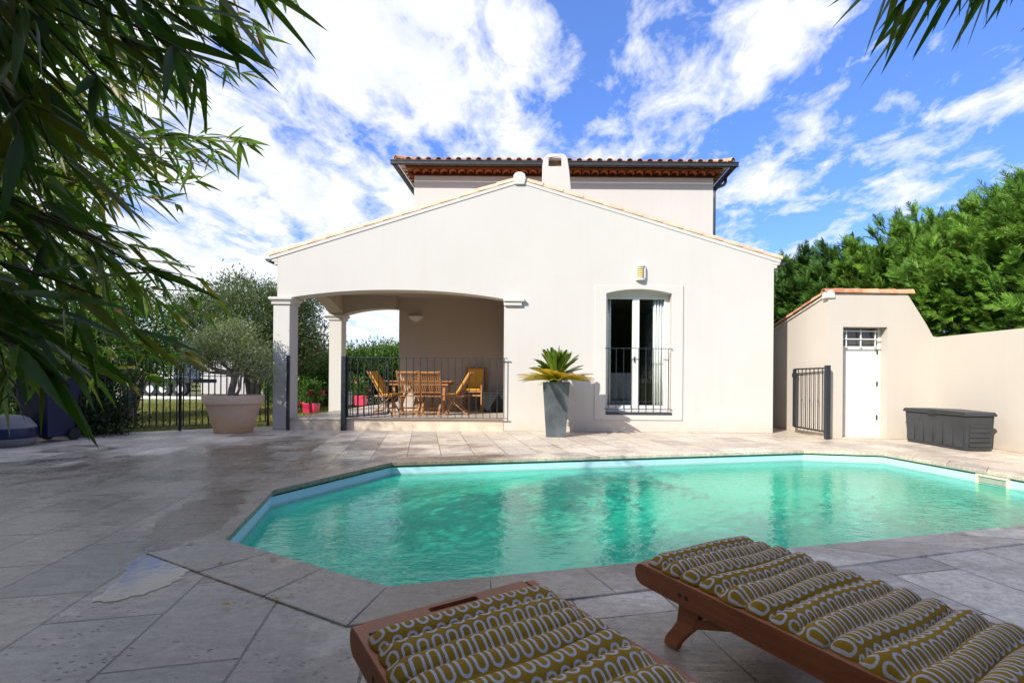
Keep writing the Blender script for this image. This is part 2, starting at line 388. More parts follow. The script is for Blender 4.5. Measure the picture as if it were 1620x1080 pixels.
def thin_water(name, tint, rough, bumps, diff=None, dfac=0.0, bstr=.3, refl=1.33):
    m, nt, out = new_mat(name); n = N(nt)
    P = n.pos(); h = None
    for sc_, w, st in bumps:
        x = n.math('MULTIPLY', n.noise(n.mapping(P, st), sc_, 3, .5, .3), w); h = x if h is None else n.math('ADD', h, x)
    nrm = n.bump(h, bstr, .05)
    ge = nt.nodes.new('ShaderNodeNewGeometry'); dt = nt.nodes.new('ShaderNodeVectorMath'); dt.operation = 'DOT_PRODUCT'
    n.put(dt.inputs[0], ge.outputs['Incoming']); n.put(dt.inputs[1], nrm)
    f0 = ((refl-1)/(refl+1))**2
    ca = n.math('SUBTRACT', 1.0, n.math('ABSOLUTE', dt.outputs['Value']), clamp=True)
    fr = n.math('ADD', f0, n.math('MULTIPLY', 1-f0, n.math('POWER', ca, 5.0)), clamp=True)
    tr = nt.nodes.new('ShaderNodeBsdfTransparent'); n.put(tr.inputs[0], tint)
    gl = nt.nodes.new('ShaderNodeBsdfGlossy'); gl.inputs['Roughness'].default_value = rough; n.put(gl.inputs['Normal'], nrm)
    a = tr.outputs[0]
    if diff is not None:
        df = nt.nodes.new('ShaderNodeBsdfDiffuse'); n.put(df.inputs[0], n.mix(n.ramp(n.noise(P, .55, 4), [(.35,0),(.65,1)]), tuple(x*.72 for x in diff), diff))
        m1 = nt.nodes.new('ShaderNodeMixShader'); m1.inputs[0].default_value = dfac
        nt.links.new(a, m1.inputs[1]); nt.links.new(df.outputs[0], m1.inputs[2]); a = m1.outputs[0]
    m2 = nt.nodes.new('ShaderNodeMixShader'); nt.links.new(fr, m2.inputs[0])
    nt.links.new(a, m2.inputs[1]); nt.links.new(gl.outputs[0], m2.inputs[2]); nt.links.new(m2.outputs[0], out.inputs[0]); return m
M['water'] = thin_water('pool_water', (.25,.85,.66), .0, [(3.0,.55,(1,1.3,1)),(9,.34,(1,1.6,1)),(24,.15,(1,1.3,1))], (.05,.74,.46), .70, .27, 1.7)
M['puddle'] = thin_water('puddle_water', (.50,.47,.44), .02, [(6,.3,(1,1,1)),(30,.1,(1,1,1))], None, 0, .06, 1.9)
M['damp'] = thin_water('damp_film', (.50,.41,.31), .22, [(30,.2,(1,1,1))], None, 0, .1, 1.3)
M['glass'] = thin_water('window_glass', (.95,.97,.96), .0, [(2,.02,(1,1,1))], None, 0, .02, 1.5)
def liner():
    m, nt, out = new_mat('pool_liner'); n = N(nt); P = n.pos()
    z = nt.nodes.new('ShaderNodeSeparateXYZ'); n.put(z.inputs[0], P)
    nz = n.math('ADD', z.outputs[2], n.math('MULTIPLY', n.noise(P, 5, 4), .02))
    scum = n.ramp(n.math('ADD', nz, .5), [(.33,.0),(.355,.45),(.37,0)])
    c = n.mix(n.ramp(n.noise(P, 2, 4), [(.3,0),(.7,1)]), (.48,.72,.82), (.55,.79,.88))
    c = n.mix(scum, c, (.25,.22,.12))
    b = n.bsdf(Base_Color=c, Roughness=.35); nt.links.new(b.outputs[0], out.inputs[0]); return m
M['liner'] = liner()
def lawn():
    m, nt, out = new_mat('lawn_ground'); n = N(nt); P = n.pos()
    c = n.ramp(n.noise(P, .5, 6, .6), [(.35,(.08,.11,.02)),(.5,(.17,.18,.04)),(.65,(.27,.23,.08))])
    c = n.mix(n.ramp(n.noise(P, 14, 4), [(.4,.4),(.6,0)]), c, (.06,.08,.02))
    b = n.bsdf(Base_Color=c, Roughness=.95); n.put(b.inputs['Normal'], n.bump(n.noise(P, 40, 4), 1, .03))
    nt.links.new(b.outputs[0], out.inputs[0]); return m
M['lawn'] = lawn()
def cushion_mat():
    m, nt, out = new_mat('cushion_cloth'); n = N(nt)
    uv = nt.nodes.new('ShaderNodeUVMap').outputs[0]
    wob = n.mix(.0035, uv, n.noise(n.obj(), 14, 2, out=1), 'ADD')
    s = nt.nodes.new('ShaderNodeSeparateXYZ'); n.put(s.inputs[0], wob)
    PU, PV = .047, .086
    u = n.math('SUBTRACT', n.math('MODULO', n.math('ADD', s.outputs[0], 10*PU), PU), PU/2)
    v = n.math('SUBTRACT', n.math('MODULO', n.math('ADD', s.outputs[1], 10*PV), PV), PV/2)
    # open loops: long rounded rings
    av = n.math('MAXIMUM', n.math('SUBTRACT', n.math('ABSOLUTE', v), .020), 0.0)
    r = n.math('SQRT', n.math('ADD', n.math('MULTIPLY', u, u), n.math('MULTIPLY', av, av)))
    d = n.math('ABSOLUTE', n.math('SUBTRACT', r, .0142))
    mask = n.math('SUBTRACT', 1.0, n.math('SMOOTH_MIN', n.math('DIVIDE', n.math('MAXIMUM', n.math('SUBTRACT', d, .0036), 0.0), .0009), 1.0, .01), clamp=True)
    weave = n.noise(n.obj(), 420, 2)
    mus = n.mix(n.ramp(n.noise(n.obj(), 6, 4), [(.3,0),(.7,1)]), (.28,.155,.012), (.36,.208,.018))
    c = n.mix(mask, mus, (.52,.51,.52))
    c = n.mix(n.ramp(weave, [(.4,.2),(.6,0)]), c, (.08,.06,.02))
    b = n.bsdf(Base_Color=c, Roughness=.9, Specular_IOR_Level=.2); n.put(b.inputs['Normal'], n.bump(n.math('ADD', weave, n.noise(n.obj(), 30, 3)), .25, .002))
    nt.links.new(b.outputs[0], out.inputs[0]); return m
M['cushion'] = cushion_mat()

# ------------------------------------------------------------------ camera, sun, sky
SUN_EL, SUN_AZ = R(34), R(42)            # light travels toward +X (42 deg) and +Y
cam = bpy.data.cameras.new('camera'); co = bpy.data.objects.new('camera', cam); col.objects.link(co)
co.location = (0,0,EYE); co.rotation_euler = (PI/2, -ROLL, 0)
cam.sensor_width = 36; cam.lens = 36*F/1620; cam.shift_x = -(U0-810)/1620; cam.shift_y = (V0-540)/1620
cam.clip_start = .02; cam.clip_end = 2000
sc.camera = co
sun = bpy.data.lights.new('sun', 'SUN'); so = bpy.data.objects.new('sun', sun); col.objects.link(so)
sun.energy = 4.8; sun.angle = R(.5); sun.color = (1,.945,.855)
ldir = Vector((math.sin(SUN_AZ)*math.cos(SUN_EL), math.cos(SUN_AZ)*math.cos(SUN_EL), -math.sin(SUN_EL)))
so.rotation_euler = ldir.to_track_quat('-Z','Y').to_euler(); so.location = (-10,-10,12)
w = bpy.data.worlds.new('World'); sc.world = w; w.use_nodes = True; nt = w.node_tree; nt.nodes.clear(); n = N(nt)
sky = nt.nodes.new('ShaderNodeTexSky'); sky.sky_type = 'NISHITA'; sky.sun_disc = False
sky.sun_elevation = SUN_EL
sd = -ldir; sky.sun_rotation = math.atan2(sd.x, sd.y)
sky.air_density = 1.0; sky.dust_density = .3; sky.ozone_density = 2.5
Dv = nt.nodes.new('ShaderNodeTexCoord').outputs['Generated']
sp = nt.nodes.new('ShaderNodeSeparateXYZ'); n.put(sp.inputs[0], Dv)
zz = n.math('ADD', n.math('MAXIMUM', sp.outputs[2], 0.0), .22)
cx = n.math('DIVIDE', sp.outputs[0], zz); cy = n.math('DIVIDE', sp.outputs[1], zz)
cb = nt.nodes.new('ShaderNodeCombineXYZ'); n.put(cb.inputs[0], cx); n.put(cb.inputs[1], cy)
CL = n.mapping(cb.outputs[0], (1.0,.72,1), (0,0,R(24)), (3.1,1.7,0))
f1 = n.noise(CL, 2.9, 12, .60, .2); f2 = n.noise(CL, 8.5, 10, .64, .35)
dens = n.math('ADD', n.math('MULTIPLY', f1, .62), n.math('MULTIPLY', f2, .38))
# more cloud on the left and low down
bias = n.math('MULTIPLY', n.ramp(n.math('ADD', n.math('MULTIPLY', sp.outputs[0], .5), .5), [(.0,1),(.42,.78),(.56,.42),(.8,.10)]), .138)
low = n.math('MULTIPLY', n.math('SUBTRACT', 1.0, n.math('DIVIDE', sp.outputs[2], .38), clamp=True), .05)
dens = n.math('ADD', dens, n.math('ADD', bias, low))
mask = n.ramp(dens, [(.520,0),(.565,.45),(.63,.93),(.72,1)])
skyc = n.node('ShaderNodeHueSaturation', i_Saturation=1.28, i_Value=1.0, i_Color=sky.outputs[0]).outputs[0]
skyc = n.mix(1.0, n.mix(1.0, skyc, (1.15,1.12,1.6), 'MULTIPLY'), (.72,1.08,2.15), 'ADD')
cc = n.mix(n.ramp(f2, [(.35,0),(.65,1)]), (7.0,7.4,8.4), (8.9,9.0,9.3))
final = n.mix(mask, skyc, cc)
bg = nt.nodes.new('ShaderNodeBackground'); n.put(bg.inputs[0], final); bg.inputs[1].default_value = .10
wo = nt.nodes.new('ShaderNodeOutputWorld'); nt.links.new(bg.outputs[0], wo.inputs[0])
sc.view_settings.view_transform = 'Standard'; sc.view_settings.look = 'None'; sc.view_settings.exposure = .36; sc.view_settings.gamma = 1
sc.cycles.max_bounces = 8; sc.cycles.transparent_max_bounces = 12; sc.cycles.caustics_reflective = False; sc.cycles.caustics_refractive = False
sc.cycles.use_denoising = True

# ------------------------------------------------------------------ setting: deck, pool, lawn
pa = G(348,855); pb = G(428,775); pc = G(618,731); pd = G(1270,712); pe = G(1396,716); pf = G(1622,755); ph = G(610,932); pg0 = G(1622,832)
dEF = (pf-pe).normalized(); dHG = (pg0-ph).normalized()
pg = pf+dEF*1.1; pg.z = 0
t_ = 7.6; pk = ph+dHG*t_
pool = [(p.x,p.y) for p in (pa,pb,pc,pd,pe,pg,pk,ph)]
def offset(poly, d):
    m = len(poly); out = []
    area = sum(poly[i][0]*poly[(i+1)%m][1]-poly[(i+1)%m][0]*poly[i][1] for i in range(m))
    sg = 1 if area > 0 else -1
    for i in range(m):
        p0, p1, p2 = (Vector(poly[(i-1)%m]), Vector(poly[i]), Vector(poly[(i+1)%m]))
        e1 = (p1-p0).normalized(); e2 = (p2-p1).normalized()
        n1 = Vector((e1.y,-e1.x))*sg; n2 = Vector((e2.y,-e2.x))*sg
        b = (n1+n2).normalized(); out.append(tuple(p1+b*(d/max(.3,b.dot(n1)))))
    return out
cop_out = offset(pool, .36)
def sheet(name, outer, holes, z, mat, label=None, cat=None, kind='structure'):
    mb = MB(); loops = [outer]+holes
    tri = tessellate_polygon([[Vector((*p,0)) for p in l] for l in loops])
    flat = [p for l in loops for p in l]
    mb.add([(p[0],p[1],z) for p in flat], [tuple(t) for t in tri])
    o = mb.build(name, mat, None, (0,0,0))
    if o.data.polygons[0].normal.z < 0: o.data.flip_normals()
    return tag(o, label, cat, None, kind)
deck_poly = [(-9.6,-5),(9,-5),(9,14),(4.9,14),(4.9,11.0),(-5.6,11.0),(-6.2,11.05),(-9.6,8.35)]
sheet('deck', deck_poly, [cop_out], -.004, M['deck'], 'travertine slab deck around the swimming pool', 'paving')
sheet('lawn', [(-400,-200),(400,-200),(400,600),(-400,600)], [offset(cop_out,.06)], -.03, M['lawn'], 'patchy green and yellow lawn beyond the iron fence', 'lawn')
sheet('road', [(-60,25.2),(30,25.2),(30,31),(-60,31)], [], -.02, M['road'], 'grey road beyond the lawn', 'road')
kb = MB().box(-60,30,24.7,24.95,-.03,.10); tag(kb.build('kerb', M['kerb'], None, (0,24.8,0)), 'white kerb edging the far side of the lawn', 'kerb', None, 'structure')

proot = empty('swimming_pool', (2,5,0), 'octagonal swimming pool with pale blue liner and stone coping', 'pool', None, 'structure')
mb = MB(); m_ = len(pool); ZB = -1.35
mb.add([(p[0],p[1],-.01) for p in pool]+[(p[0],p[1],ZB) for p in pool], [(i,(i+1)%m_,(i+1)%m_+m_,i+m_) for i in range(m_)]+[tuple(range(m_,2*m_))])
mb.build('liner', M['liner'], proot)
mb = MB()
for i in range(m_):
    a, b = Vector(pool[i]), Vector(pool[(i+1)%m_]); ao, bo = Vector(cop_out[i]), Vector(cop_out[(i+1)%m_])
    L = (b-a).length; k = max(1, round(L/.55)); 
    inn = (a-ao).normalized()*.03
    for j in range(k):
        t0 = j/k+.002/L; t1 = (j+1)/k-.002/L
        q = [ao.lerp(bo,t0), ao.lerp(bo,t1), a.lerp(b,t1), a.lerp(b,t0)]
        dn = (q[3]-q[0]).normalized()*.03; q[2] = q[2]+dn; q[3] = q[3]+dn
        dz = random.uniform(-.0015,.0015)
        mb.hexa([(p.x,p.y,-.045) for p in q], [(p.x,p.y,.006+dz) for p in q])
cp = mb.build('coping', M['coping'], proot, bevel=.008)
mb = MB()
mb.add([(p[0],p[1],-.05) for p in offset(pool,-.003)]+[(p[0],p[1],-.066) for p in offset(pool,-.003)], [(i,(i+1)%m_,(i+1)%m_+m_,i+m_) for i in range(m_)])
mb.build('coping_edge_strip', simple('mossy_strip',(.05,.085,.045),.9,var=.5,scale=12), proot)
# skimmer in the right wall
sk0 = G(1540,742); sk1 = G(1598,751)
e_ = dEF; nin = Vector((-abs(e_.y), -abs(e_.x)*0, 0)); nin = Vector((e_.y, -e_.x, 0)).normalized()
if nin.x > 0: nin = -nin
s0 = pe+dEF*((sk0-pe).dot(dEF)); s1 = pe+dEF*((sk1-pe).dot(dEF))
fr = MB()
def skbar(p, q, z0, z1, d):
    p2 = p+nin*d; q2 = q+nin*d
    fr.hexa([(p.x,p.y,z0),(q.x,q.y,z0),(q2.x,q2.y,z0),(p2.x,p2.y,z0)], [(p.x,p.y,z1),(q.x,q.y,z1),(q2.x,q2.y,z1),(p2.x,p2.y,z1)])
skbar(s0, s1, -.075, -.05, .03); skbar(s0, s1, -.2, -.18, .03)
skbar(s0, s0+dEF*.03, -.18, -.075, .03); skbar(s1-dEF*.03, s1, -.18, -.075, .03)
sk = fr.build('skimmer_frame', simple('cream_plastic',(.78,.74,.55),.4,var=.03), proot, bevel=.004)
fr = MB(); skbar(s0+dEF*.03, s1-dEF*.03, -.15, -.075, .012); fr.build('skimmer_flap', simple('flap',(.35,.36,.30),.5), sk)
ws = MB(); wp = offset(pool, -.001); ws.add([(p[0],p[1],-.165) for p in wp], [tuple(range(m_))])
wo_ = ws.build('pool_water', M['water'], None, (0,0,0)); 
if wo_.data.polygons[0].normal.z < 0: wo_.data.flip_normals()
tag(wo_, 'murky turquoise rippled water in the pool', 'water', None, 'structure')

def blob(name, pts, z, mat, label, jit=.03, sub=6):
    q = []
    m = len(pts)
    for i in range(m):
        p0,p1,p2,p3 = [Vector(pts[(i+k-1)%m]) for k in range(4)]
        for j in range(sub):
            t = j/sub
            v = .5*((2*p1)+(-p0+p2)*t+(2*p0-5*p1+4*p2-p3)*t*t+(-p0+3*p1-3*p2+p3)*t**3)
            q.append((v.x+random.gauss(0,jit), v.y+random.gauss(0,jit)))
    return sheet(name, q, [], z, mat, label, 'puddle')
gp = lambda l: [tuple(G(x,y).xy) for x, y in l]
blob('puddle', gp([(150,950),(200,905),(238,865),(285,860),(326,868),(318,893),(285,913),(262,926),(205,944)]), .0004, M['puddle'], 'shallow puddle on the slabs left of the pool', .012)

# ------------------------------------------------------------------ house
YF = 10.4
XL, XR = W(439,440,YF).x, W(1223,600,YF).x
ZE = W(440,404,YF).z+.0; ZR = W(822,287,YF).z; XRG = W(822,283,YF).x
TH = .36
PXR = W(797,560,YF).x        # right jamb of the porch opening
PL0, PL1 = XL-.07, XL+.29    # left pillar
ZS = W(450,470,YF).z; ZSR = W(797,473,YF).z; ZA = max(W(640,458.5,YF).z, ZS+.1)
ZF = .24                     # porch floor
house = empty('house', (-.3,12,0), 'white rendered house with arched porch, low gable front and taller tiled block behind', 'house')
def arch(x0, x1, zs0, zs1, za, k=24, pw=2.2):
    o = []
    for i in range(k+1):
        t = i/k; x = x0+(x1-x0)*t; s = zs0+(zs1-zs0)*t
        o.append((x, s+(za-(zs0+zs1)/2)*(1-abs(2*t-1)**pw)))
    return o
wz0, wz1 = W(1010,656,YF).z, W(962,464,YF).z
wx0, wx1 = W(958.5,560,YF).x, W(1062,560,YF).x
wza = W(1010,457.5,YF).z
out = [(XR,0),(XR,ZE),(XRG,ZR),(XL,ZE),(XL,ZS)]
out += arch(PL1, PXR, ZS, ZSR, ZA)[0:]
out += [(PXR,0)]
hole = [(wx0,wz0),(wx1,wz0)]+list(reversed(arch(wx0,wx1,wz1,wz1,wza,12,2)))
MB().prism(out, [hole], YF, YF+TH).build('front_wall', M['wall'], house)
# side / back walls
YB = 13.3; YU = 14.2
MB().box(XR-TH, XR, YF+TH, YU+6, 0, ZE).build('side_wall', M['wall'], house)
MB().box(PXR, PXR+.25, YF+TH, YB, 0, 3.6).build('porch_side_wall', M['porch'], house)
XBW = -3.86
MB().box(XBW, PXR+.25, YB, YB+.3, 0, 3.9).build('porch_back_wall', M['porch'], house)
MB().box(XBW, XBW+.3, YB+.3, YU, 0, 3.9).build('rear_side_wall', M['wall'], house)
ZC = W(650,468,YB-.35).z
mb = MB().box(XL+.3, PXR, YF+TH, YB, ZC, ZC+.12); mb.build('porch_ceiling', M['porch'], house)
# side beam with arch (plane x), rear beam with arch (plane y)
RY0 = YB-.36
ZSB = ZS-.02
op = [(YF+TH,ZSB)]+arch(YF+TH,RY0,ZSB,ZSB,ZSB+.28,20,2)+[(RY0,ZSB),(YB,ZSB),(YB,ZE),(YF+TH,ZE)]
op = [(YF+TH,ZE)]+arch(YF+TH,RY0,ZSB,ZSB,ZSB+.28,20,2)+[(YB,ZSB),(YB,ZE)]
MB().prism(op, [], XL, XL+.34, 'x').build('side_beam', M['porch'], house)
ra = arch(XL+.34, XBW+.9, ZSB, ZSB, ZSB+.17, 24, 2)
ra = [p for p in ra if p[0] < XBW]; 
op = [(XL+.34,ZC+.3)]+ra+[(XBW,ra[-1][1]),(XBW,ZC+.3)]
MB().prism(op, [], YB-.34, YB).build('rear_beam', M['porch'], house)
def capital(mb, x0, x1, y0, y1, z, h=.15, o=.07):
    mb.box(x0-o*.45, x1+o*.45, y0-o*.45, y1+o*.45, z-h, z-h*.72)
    q = lambda e: [(x0-e,y0-e),(x1+e,y0-e),(x1+e,y1+e),(x0-e,y1+e)]
    a, b = q(o*.30), q(o*.85)
    mb.hexa([(x,y,z-h*.72) for x,y in a], [(x,y,z-h*.38) for x,y in b])
    mb.box(x0-o, x1+o, y0-o, y1+o, z-h*.38, z)
def pillar(x0, x1, y0, y1, z0, z1):
    p = MB().box(x0, x1, y0, y1, z0, z1-.002).build('pillar', M['trim'], house, bevel=.006)
    c = MB(); capital(c, x0, x1, y0, y1, z1-.002); c.build('capital', M['trim'], p, bevel=.008)
pillar(PL0, PL1-.02, YF-.02, YF+TH-.02, 0, ZS)
pillar(XL-.02, XL+.30, YB-.33, YB-.01, 0, ZSB)
# half capital on the right jamb
c = MB(); c.box(PXR-.01, W(830,478,YF).x, YF-.10, YF-.002, ZSR-.06, ZSR); c.box(PXR-.004, W(826,478,YF).x, YF-.065, YF-.003, ZSR-.14, ZSR-.06)
c.build('wall_capital', M['trim'], house, bevel=.01)
# window surround
tx0, tx1 = W(941,560,YF).x, W(1080,560,YF).x; tz0, tz1 = W(1010,664,YF).z, W(1010,452,YF).z
MB().prism([(tx0,tz0),(tx1,tz0),(tx1,tz1),(tx0,tz1)], [hole], YF-.022, YF+.0).build('window_surround', M['trim'], house, bevel=.004)
# window
YW = YF+.20
win = MB()
fw = .022; fr2 = .07
win.box(wx0, wx0+fw, YW, YW+.07, wz0+.09, wza); win.box(wx1-fr2, wx1, YW, YW+.07, wz0+.09, wza)
win.box(wx0+fw, wx1-fr2, YW, YW+.07, wz1-.035, wza); win.box(wx0+fw, wx1-fr2, YW, YW+.07, wz0+.09, wz0+.11)
wf = win.build('window', M['white'], house, bevel=.004)
wmid = W(1005.5,560,YW).x
for a, b in ((wx0+fw+.003, wmid-.002), (wmid+.002, wx1-fr2-.003)):
    z0, z1 = wz0+.113, wz1-.038; s1, s2 = (.03,.072) if a < wmid-.1 else (.072,.035)
    sb = MB(); sb.box(a, a+s1, YW-.012, YW+.05, z0, z1); sb.box(b-s2, b, YW-.012, YW+.05, z0, z1)
    sb.box(a+s1, b-s2, YW-.012, YW+.05, z1-.045, z1); sb.box(a+s1, b-s2, YW-.012, YW+.05, z0, z0+.075)
    so_ = sb.build('sash', M['white'], wf, bevel=.004)
    MB().box(a+s1, b-s2, YW+.015, YW+.021, z0+.075, z1-.045).build('pane', M['glass'], wf)
MB().bar((wmid-.03,YW-.03,wz0+1.1),(wmid-.03,YW-.03,wz0+1.22),.018,.02).build('handle', M['bolt'], wf)
MB().box(wx0, wx1+.02, YF-.03, YW+.07, wz0+.0, wz0+.05).build('window_sill', M['gutter'], house, bevel=.004)
MB().box(wx0+.0, wx1, YW-.02, YW+.08, wz0+.052, wz0+.088).build('threshold', M['white'], house)
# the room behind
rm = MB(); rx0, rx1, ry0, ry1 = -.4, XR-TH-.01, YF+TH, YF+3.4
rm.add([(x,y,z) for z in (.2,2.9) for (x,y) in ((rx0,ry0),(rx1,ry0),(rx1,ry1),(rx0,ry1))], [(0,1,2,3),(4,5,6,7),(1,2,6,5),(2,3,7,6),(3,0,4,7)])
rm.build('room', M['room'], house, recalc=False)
# ---- roofs
def half_tile(mb, p, d, up, L, r0, r1, n=8, th=.012):
    """a canal tile: half cone from p along d"""
    p = Vector(p); d = Vector(d).normalized(); up = Vector(up); sd = d.cross(up).normalized(); up = sd.cross(d).normalized()
    vs = []
    for (q, r) in ((p,r0),(p+d*L,r1)):
        for rr in (r, r-th):
            for k in range(n+1):
                a = PI*k/n; vs.append(q+sd*math.cos(a)*rr+up*math.sin(a)*rr)
    m = n+1; fs = []
    for k in range(n):
        fs += [(k,k+1,2*m+k+1,2*m+k), (m+k+1,m+k,3*m+k,3*m+k+1), (k+1,k,m+k,m+k+1), (2*m+k,2*m+k+1,3*m+k+1,3*m+k)]
    fs += [(0,m,3*m,2*m),(n,2*m+n,3*m+n,m+n)][:0]
    mb.add(vs, fs)
# gable roof slabs
OVL, OVR = .17, .15
slope_l = (ZR-ZE)/(XRG-XL); slope_r = (ZR-ZE)/(XR-XRG)
def gz(x): return ZR-(XRG-x)*slope_l if x < XRG else ZR-(x-XRG)*slope_r
xl, xr = XL-OVL, XR+OVR
for nm, (a, b) in (('roof_slope',(xl,XRG)),('roof_slope',(XRG,xr))):
    sl = MB(); t = .05
    sl.hexa([(a,YF+.0,gz(a)+.002),(b,YF+.0,gz(b)+.002),(b,YU,gz(b)+.002),(a,YU,gz(a)+.002)], [(a,YF+.0,gz(a)+t),(b,YF,gz(b)+t),(b,YU,gz(b)+t),(a,YU,gz(a)+t)])
    sl.build('roof_slab', M['cement'], house)
def tile_field(mb, origin, across, down, ncol, nrow, pitch, L, r):
    o = Vector(origin); ac = Vector(across).normalized(); dn = Vector(down).normalized(); up = dn.cross(ac); 
    if up.z < 0: up = -up
    for i in range(ncol):
        for j in range(nrow):
            jt = random.uniform(-.006,.006)
            half_tile(mb, o+ac*(i*pitch+jt)+dn*(j*L*.86)+up*(.012), dn+up*-.03, up, L, r*.88, r, 6)
for sgn in (-1, 1):
    xe = xl if sgn < 0 else xr
    dn = Vector((xe-XRG, 0, gz(xe)-ZR)); Ln = dn.length; rows = 13; Lt = Ln/rows/.86*.992
    mb = MB(); tile_field(mb, (XRG, YF+.28, ZR+.05), (0,1,0), dn, 13, rows, .28, Lt, .10)
    mb.build('roof_tiles', M['tile'], house, smooth=True, recalc=False)
    # rake row laid along the gable edge, on a band of white mortar
    mb = MB(); dnn = dn.normalized(); up = Vector((-dnn.z*1,0,dnn.x)) if dnn.x > 0 else Vector((dnn.z,0,-dnn.x))
    for j in range(rows):
        p = Vector((XRG, YF+.075, ZR+.045))+dnn*(j*Lt*.86)
        half_tile(mb, p+up*(-.004), dnn+up*.012, up, Lt*.985, .085+random.uniform(-.002,.002), .10, 10, .014)
    mb.build('rake_tiles', M['tilepale'], house, smooth=True, recalc=False)
    mb = MB()
    a = Vector((XRG,YF-.014,ZR)); b = Vector((xe-.02*sgn*1,YF-.014,gz(xe-.02*sgn)))
    u0, u1 = -.035, .032
    mb.hexa([a+Vector((0,0,u0)), b+Vector((0,0,u0)), b+Vector((0,.20,u0)), a+Vector((0,.20,u0))][0:4] if False else [a+Vector((0,0,u0)), b+Vector((0,0,u0+.0)), b+Vector((0,.024,u0)), a+Vector((0,.024,u0))], [a+Vector((0,0,u1)), b+Vector((0,0,u1)), b+Vector((0,.024,u1)), a+Vector((0,.024,u1))])
    mb.build('rake_mortar', M['trim'], house)
# ridge cap lump and ridge tiles
mb = MB()
pr = []
for k in range(12):
    t = PI*k/11; pr.append((XRG+.125*math.cos(t)*(1.0 if k%2 else 1.06), ZR+.05+.135*math.sin(t)**.7))
pr = [(XRG+.10,ZR-.07)]+pr+[(XRG-.10,ZR-.07)]
mb.prism(pr, [], YF-.045, YF+.10).build('ridge_end_cap', M['trim'], house, bevel=.012)
mb = MB()
for j in range(10): half_tile(mb, (XRG, YF+.10+j*.385, ZR+.075), (0,1,0), (0,0,1), .44, .105, .12, 10)
mb.build('ridge_tiles', M['tile'], house, smooth=True, recalc=False)
# eave cornices under the gable ends + gutters along the sides
for sgn, xw, xe in ((-1,XL,xl),(1,XR,xr)):
    mb = MB(); z = gz(xe)
    mb.box(min(xw,xw+sgn*.07), max(xw,xw+sgn*.07), YF, YU, z-.14, z-.075); mb.box(min(xw,xw+sgn*.13), max(xw,xw+sgn*.13), YF, YU, z-.073, z-.004)
    mb.build('eave_cornice', M['trim'], house, bevel=.008)
    g = MB(); gx = xe+sgn*.045
    prof = [(gx+.065*math.cos(t), z-.0+.065*math.sin(t)-.01) for t in [PI+PI*k/10 for k in range(11)]]
    prof += [(p[0]*1+0, p[1]) for p in []]
    for yy0, yy1 in ((YF+.03, YU),):
        vs = [(x,yy0,zz_) for x,zz_ in prof]+[(x,yy1,zz_) for x,zz_ in prof]; m2 = len(prof)
        g.add(vs, [(k,k+1,m2+k+1,m2+k) for k in range(m2-1)]); g.add([(x,yy0,z_) for x,z_ in prof], [tuple(range(m2))])
    g.build('gutter', M['gutter'], house, recalc=False)
# upper block
UX0, UX1 = W(655,320,YU).x, W(1128,330,YU).x; UZ = W(800,279,YU).z
MB().box(UX0, UX1, YU, YU+8, 0, UZ).build('upper_wall', M['wall'], house)
OVH = .42; pit = 2*(W(800,262,YU).z)-0
ZG = W(800,262,YU-.45).z   # underside of gutter
gx0, gx1, gy0, gy1 = UX0-.40, UX1+.40, YU-.42, YU+8.4
ZTP = W(800,257.5,YU-.45).z
# two rows of eave tiles stepping outwards, with mortar between
hh = (ZTP-UZ)
for r_, (o0, o1) in enumerate(((.0,.17),(.17,.34))):
    zb = UZ+.012+r_*.178; rad = .098
    t = MB(); cem = MB()
    def row(p, along, outw, Ln):
        along = Vector(along); outw = Vector(outw); cnt = int(Ln/.25); pit_ = Ln/cnt
        for i in range(cnt):
            half_tile(t, Vector(p)+along*((i+.5)*pit_)+Vector((0,0,zb+.005)), outw+Vector((0,0,.02)), (0,0,1), o1+.02, rad, rad+.012, 8, .014)
    row((UX0-o0*0,YU,0), (1,0,0), (0,-1,0), UX1-UX0)
    row((UX0,YU,0), (0,1,0), (-1,0,0), 8); row((UX1,YU,0), (0,1,0), (1,0,0), 8)
    # fill board above the tiles
    zt = zb+.122
    cem.box(UX0-o1+.0, UX1+o1, YU-o1, YU+8+o1, zt, zt+.030)
    # lower lip
    cem.box(UX0-o0-.012, UX1+o0+.012, YU-o0-.012, YU+8, zb-.022, zb)
    t.build('eave_tiles', M['genoise'], house, smooth=True, recalc=False); cem.build('eave_bed', M['gbed'], house)
# back fill behind the tile mouths, coloured dark as the shade inside
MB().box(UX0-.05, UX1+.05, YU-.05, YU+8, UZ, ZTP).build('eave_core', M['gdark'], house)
MB().box(UX0-.20, UX1+.20, YU-.20, YU+8.2, UZ+.1765, ZTP).build('eave_core', M['gdark'], house)
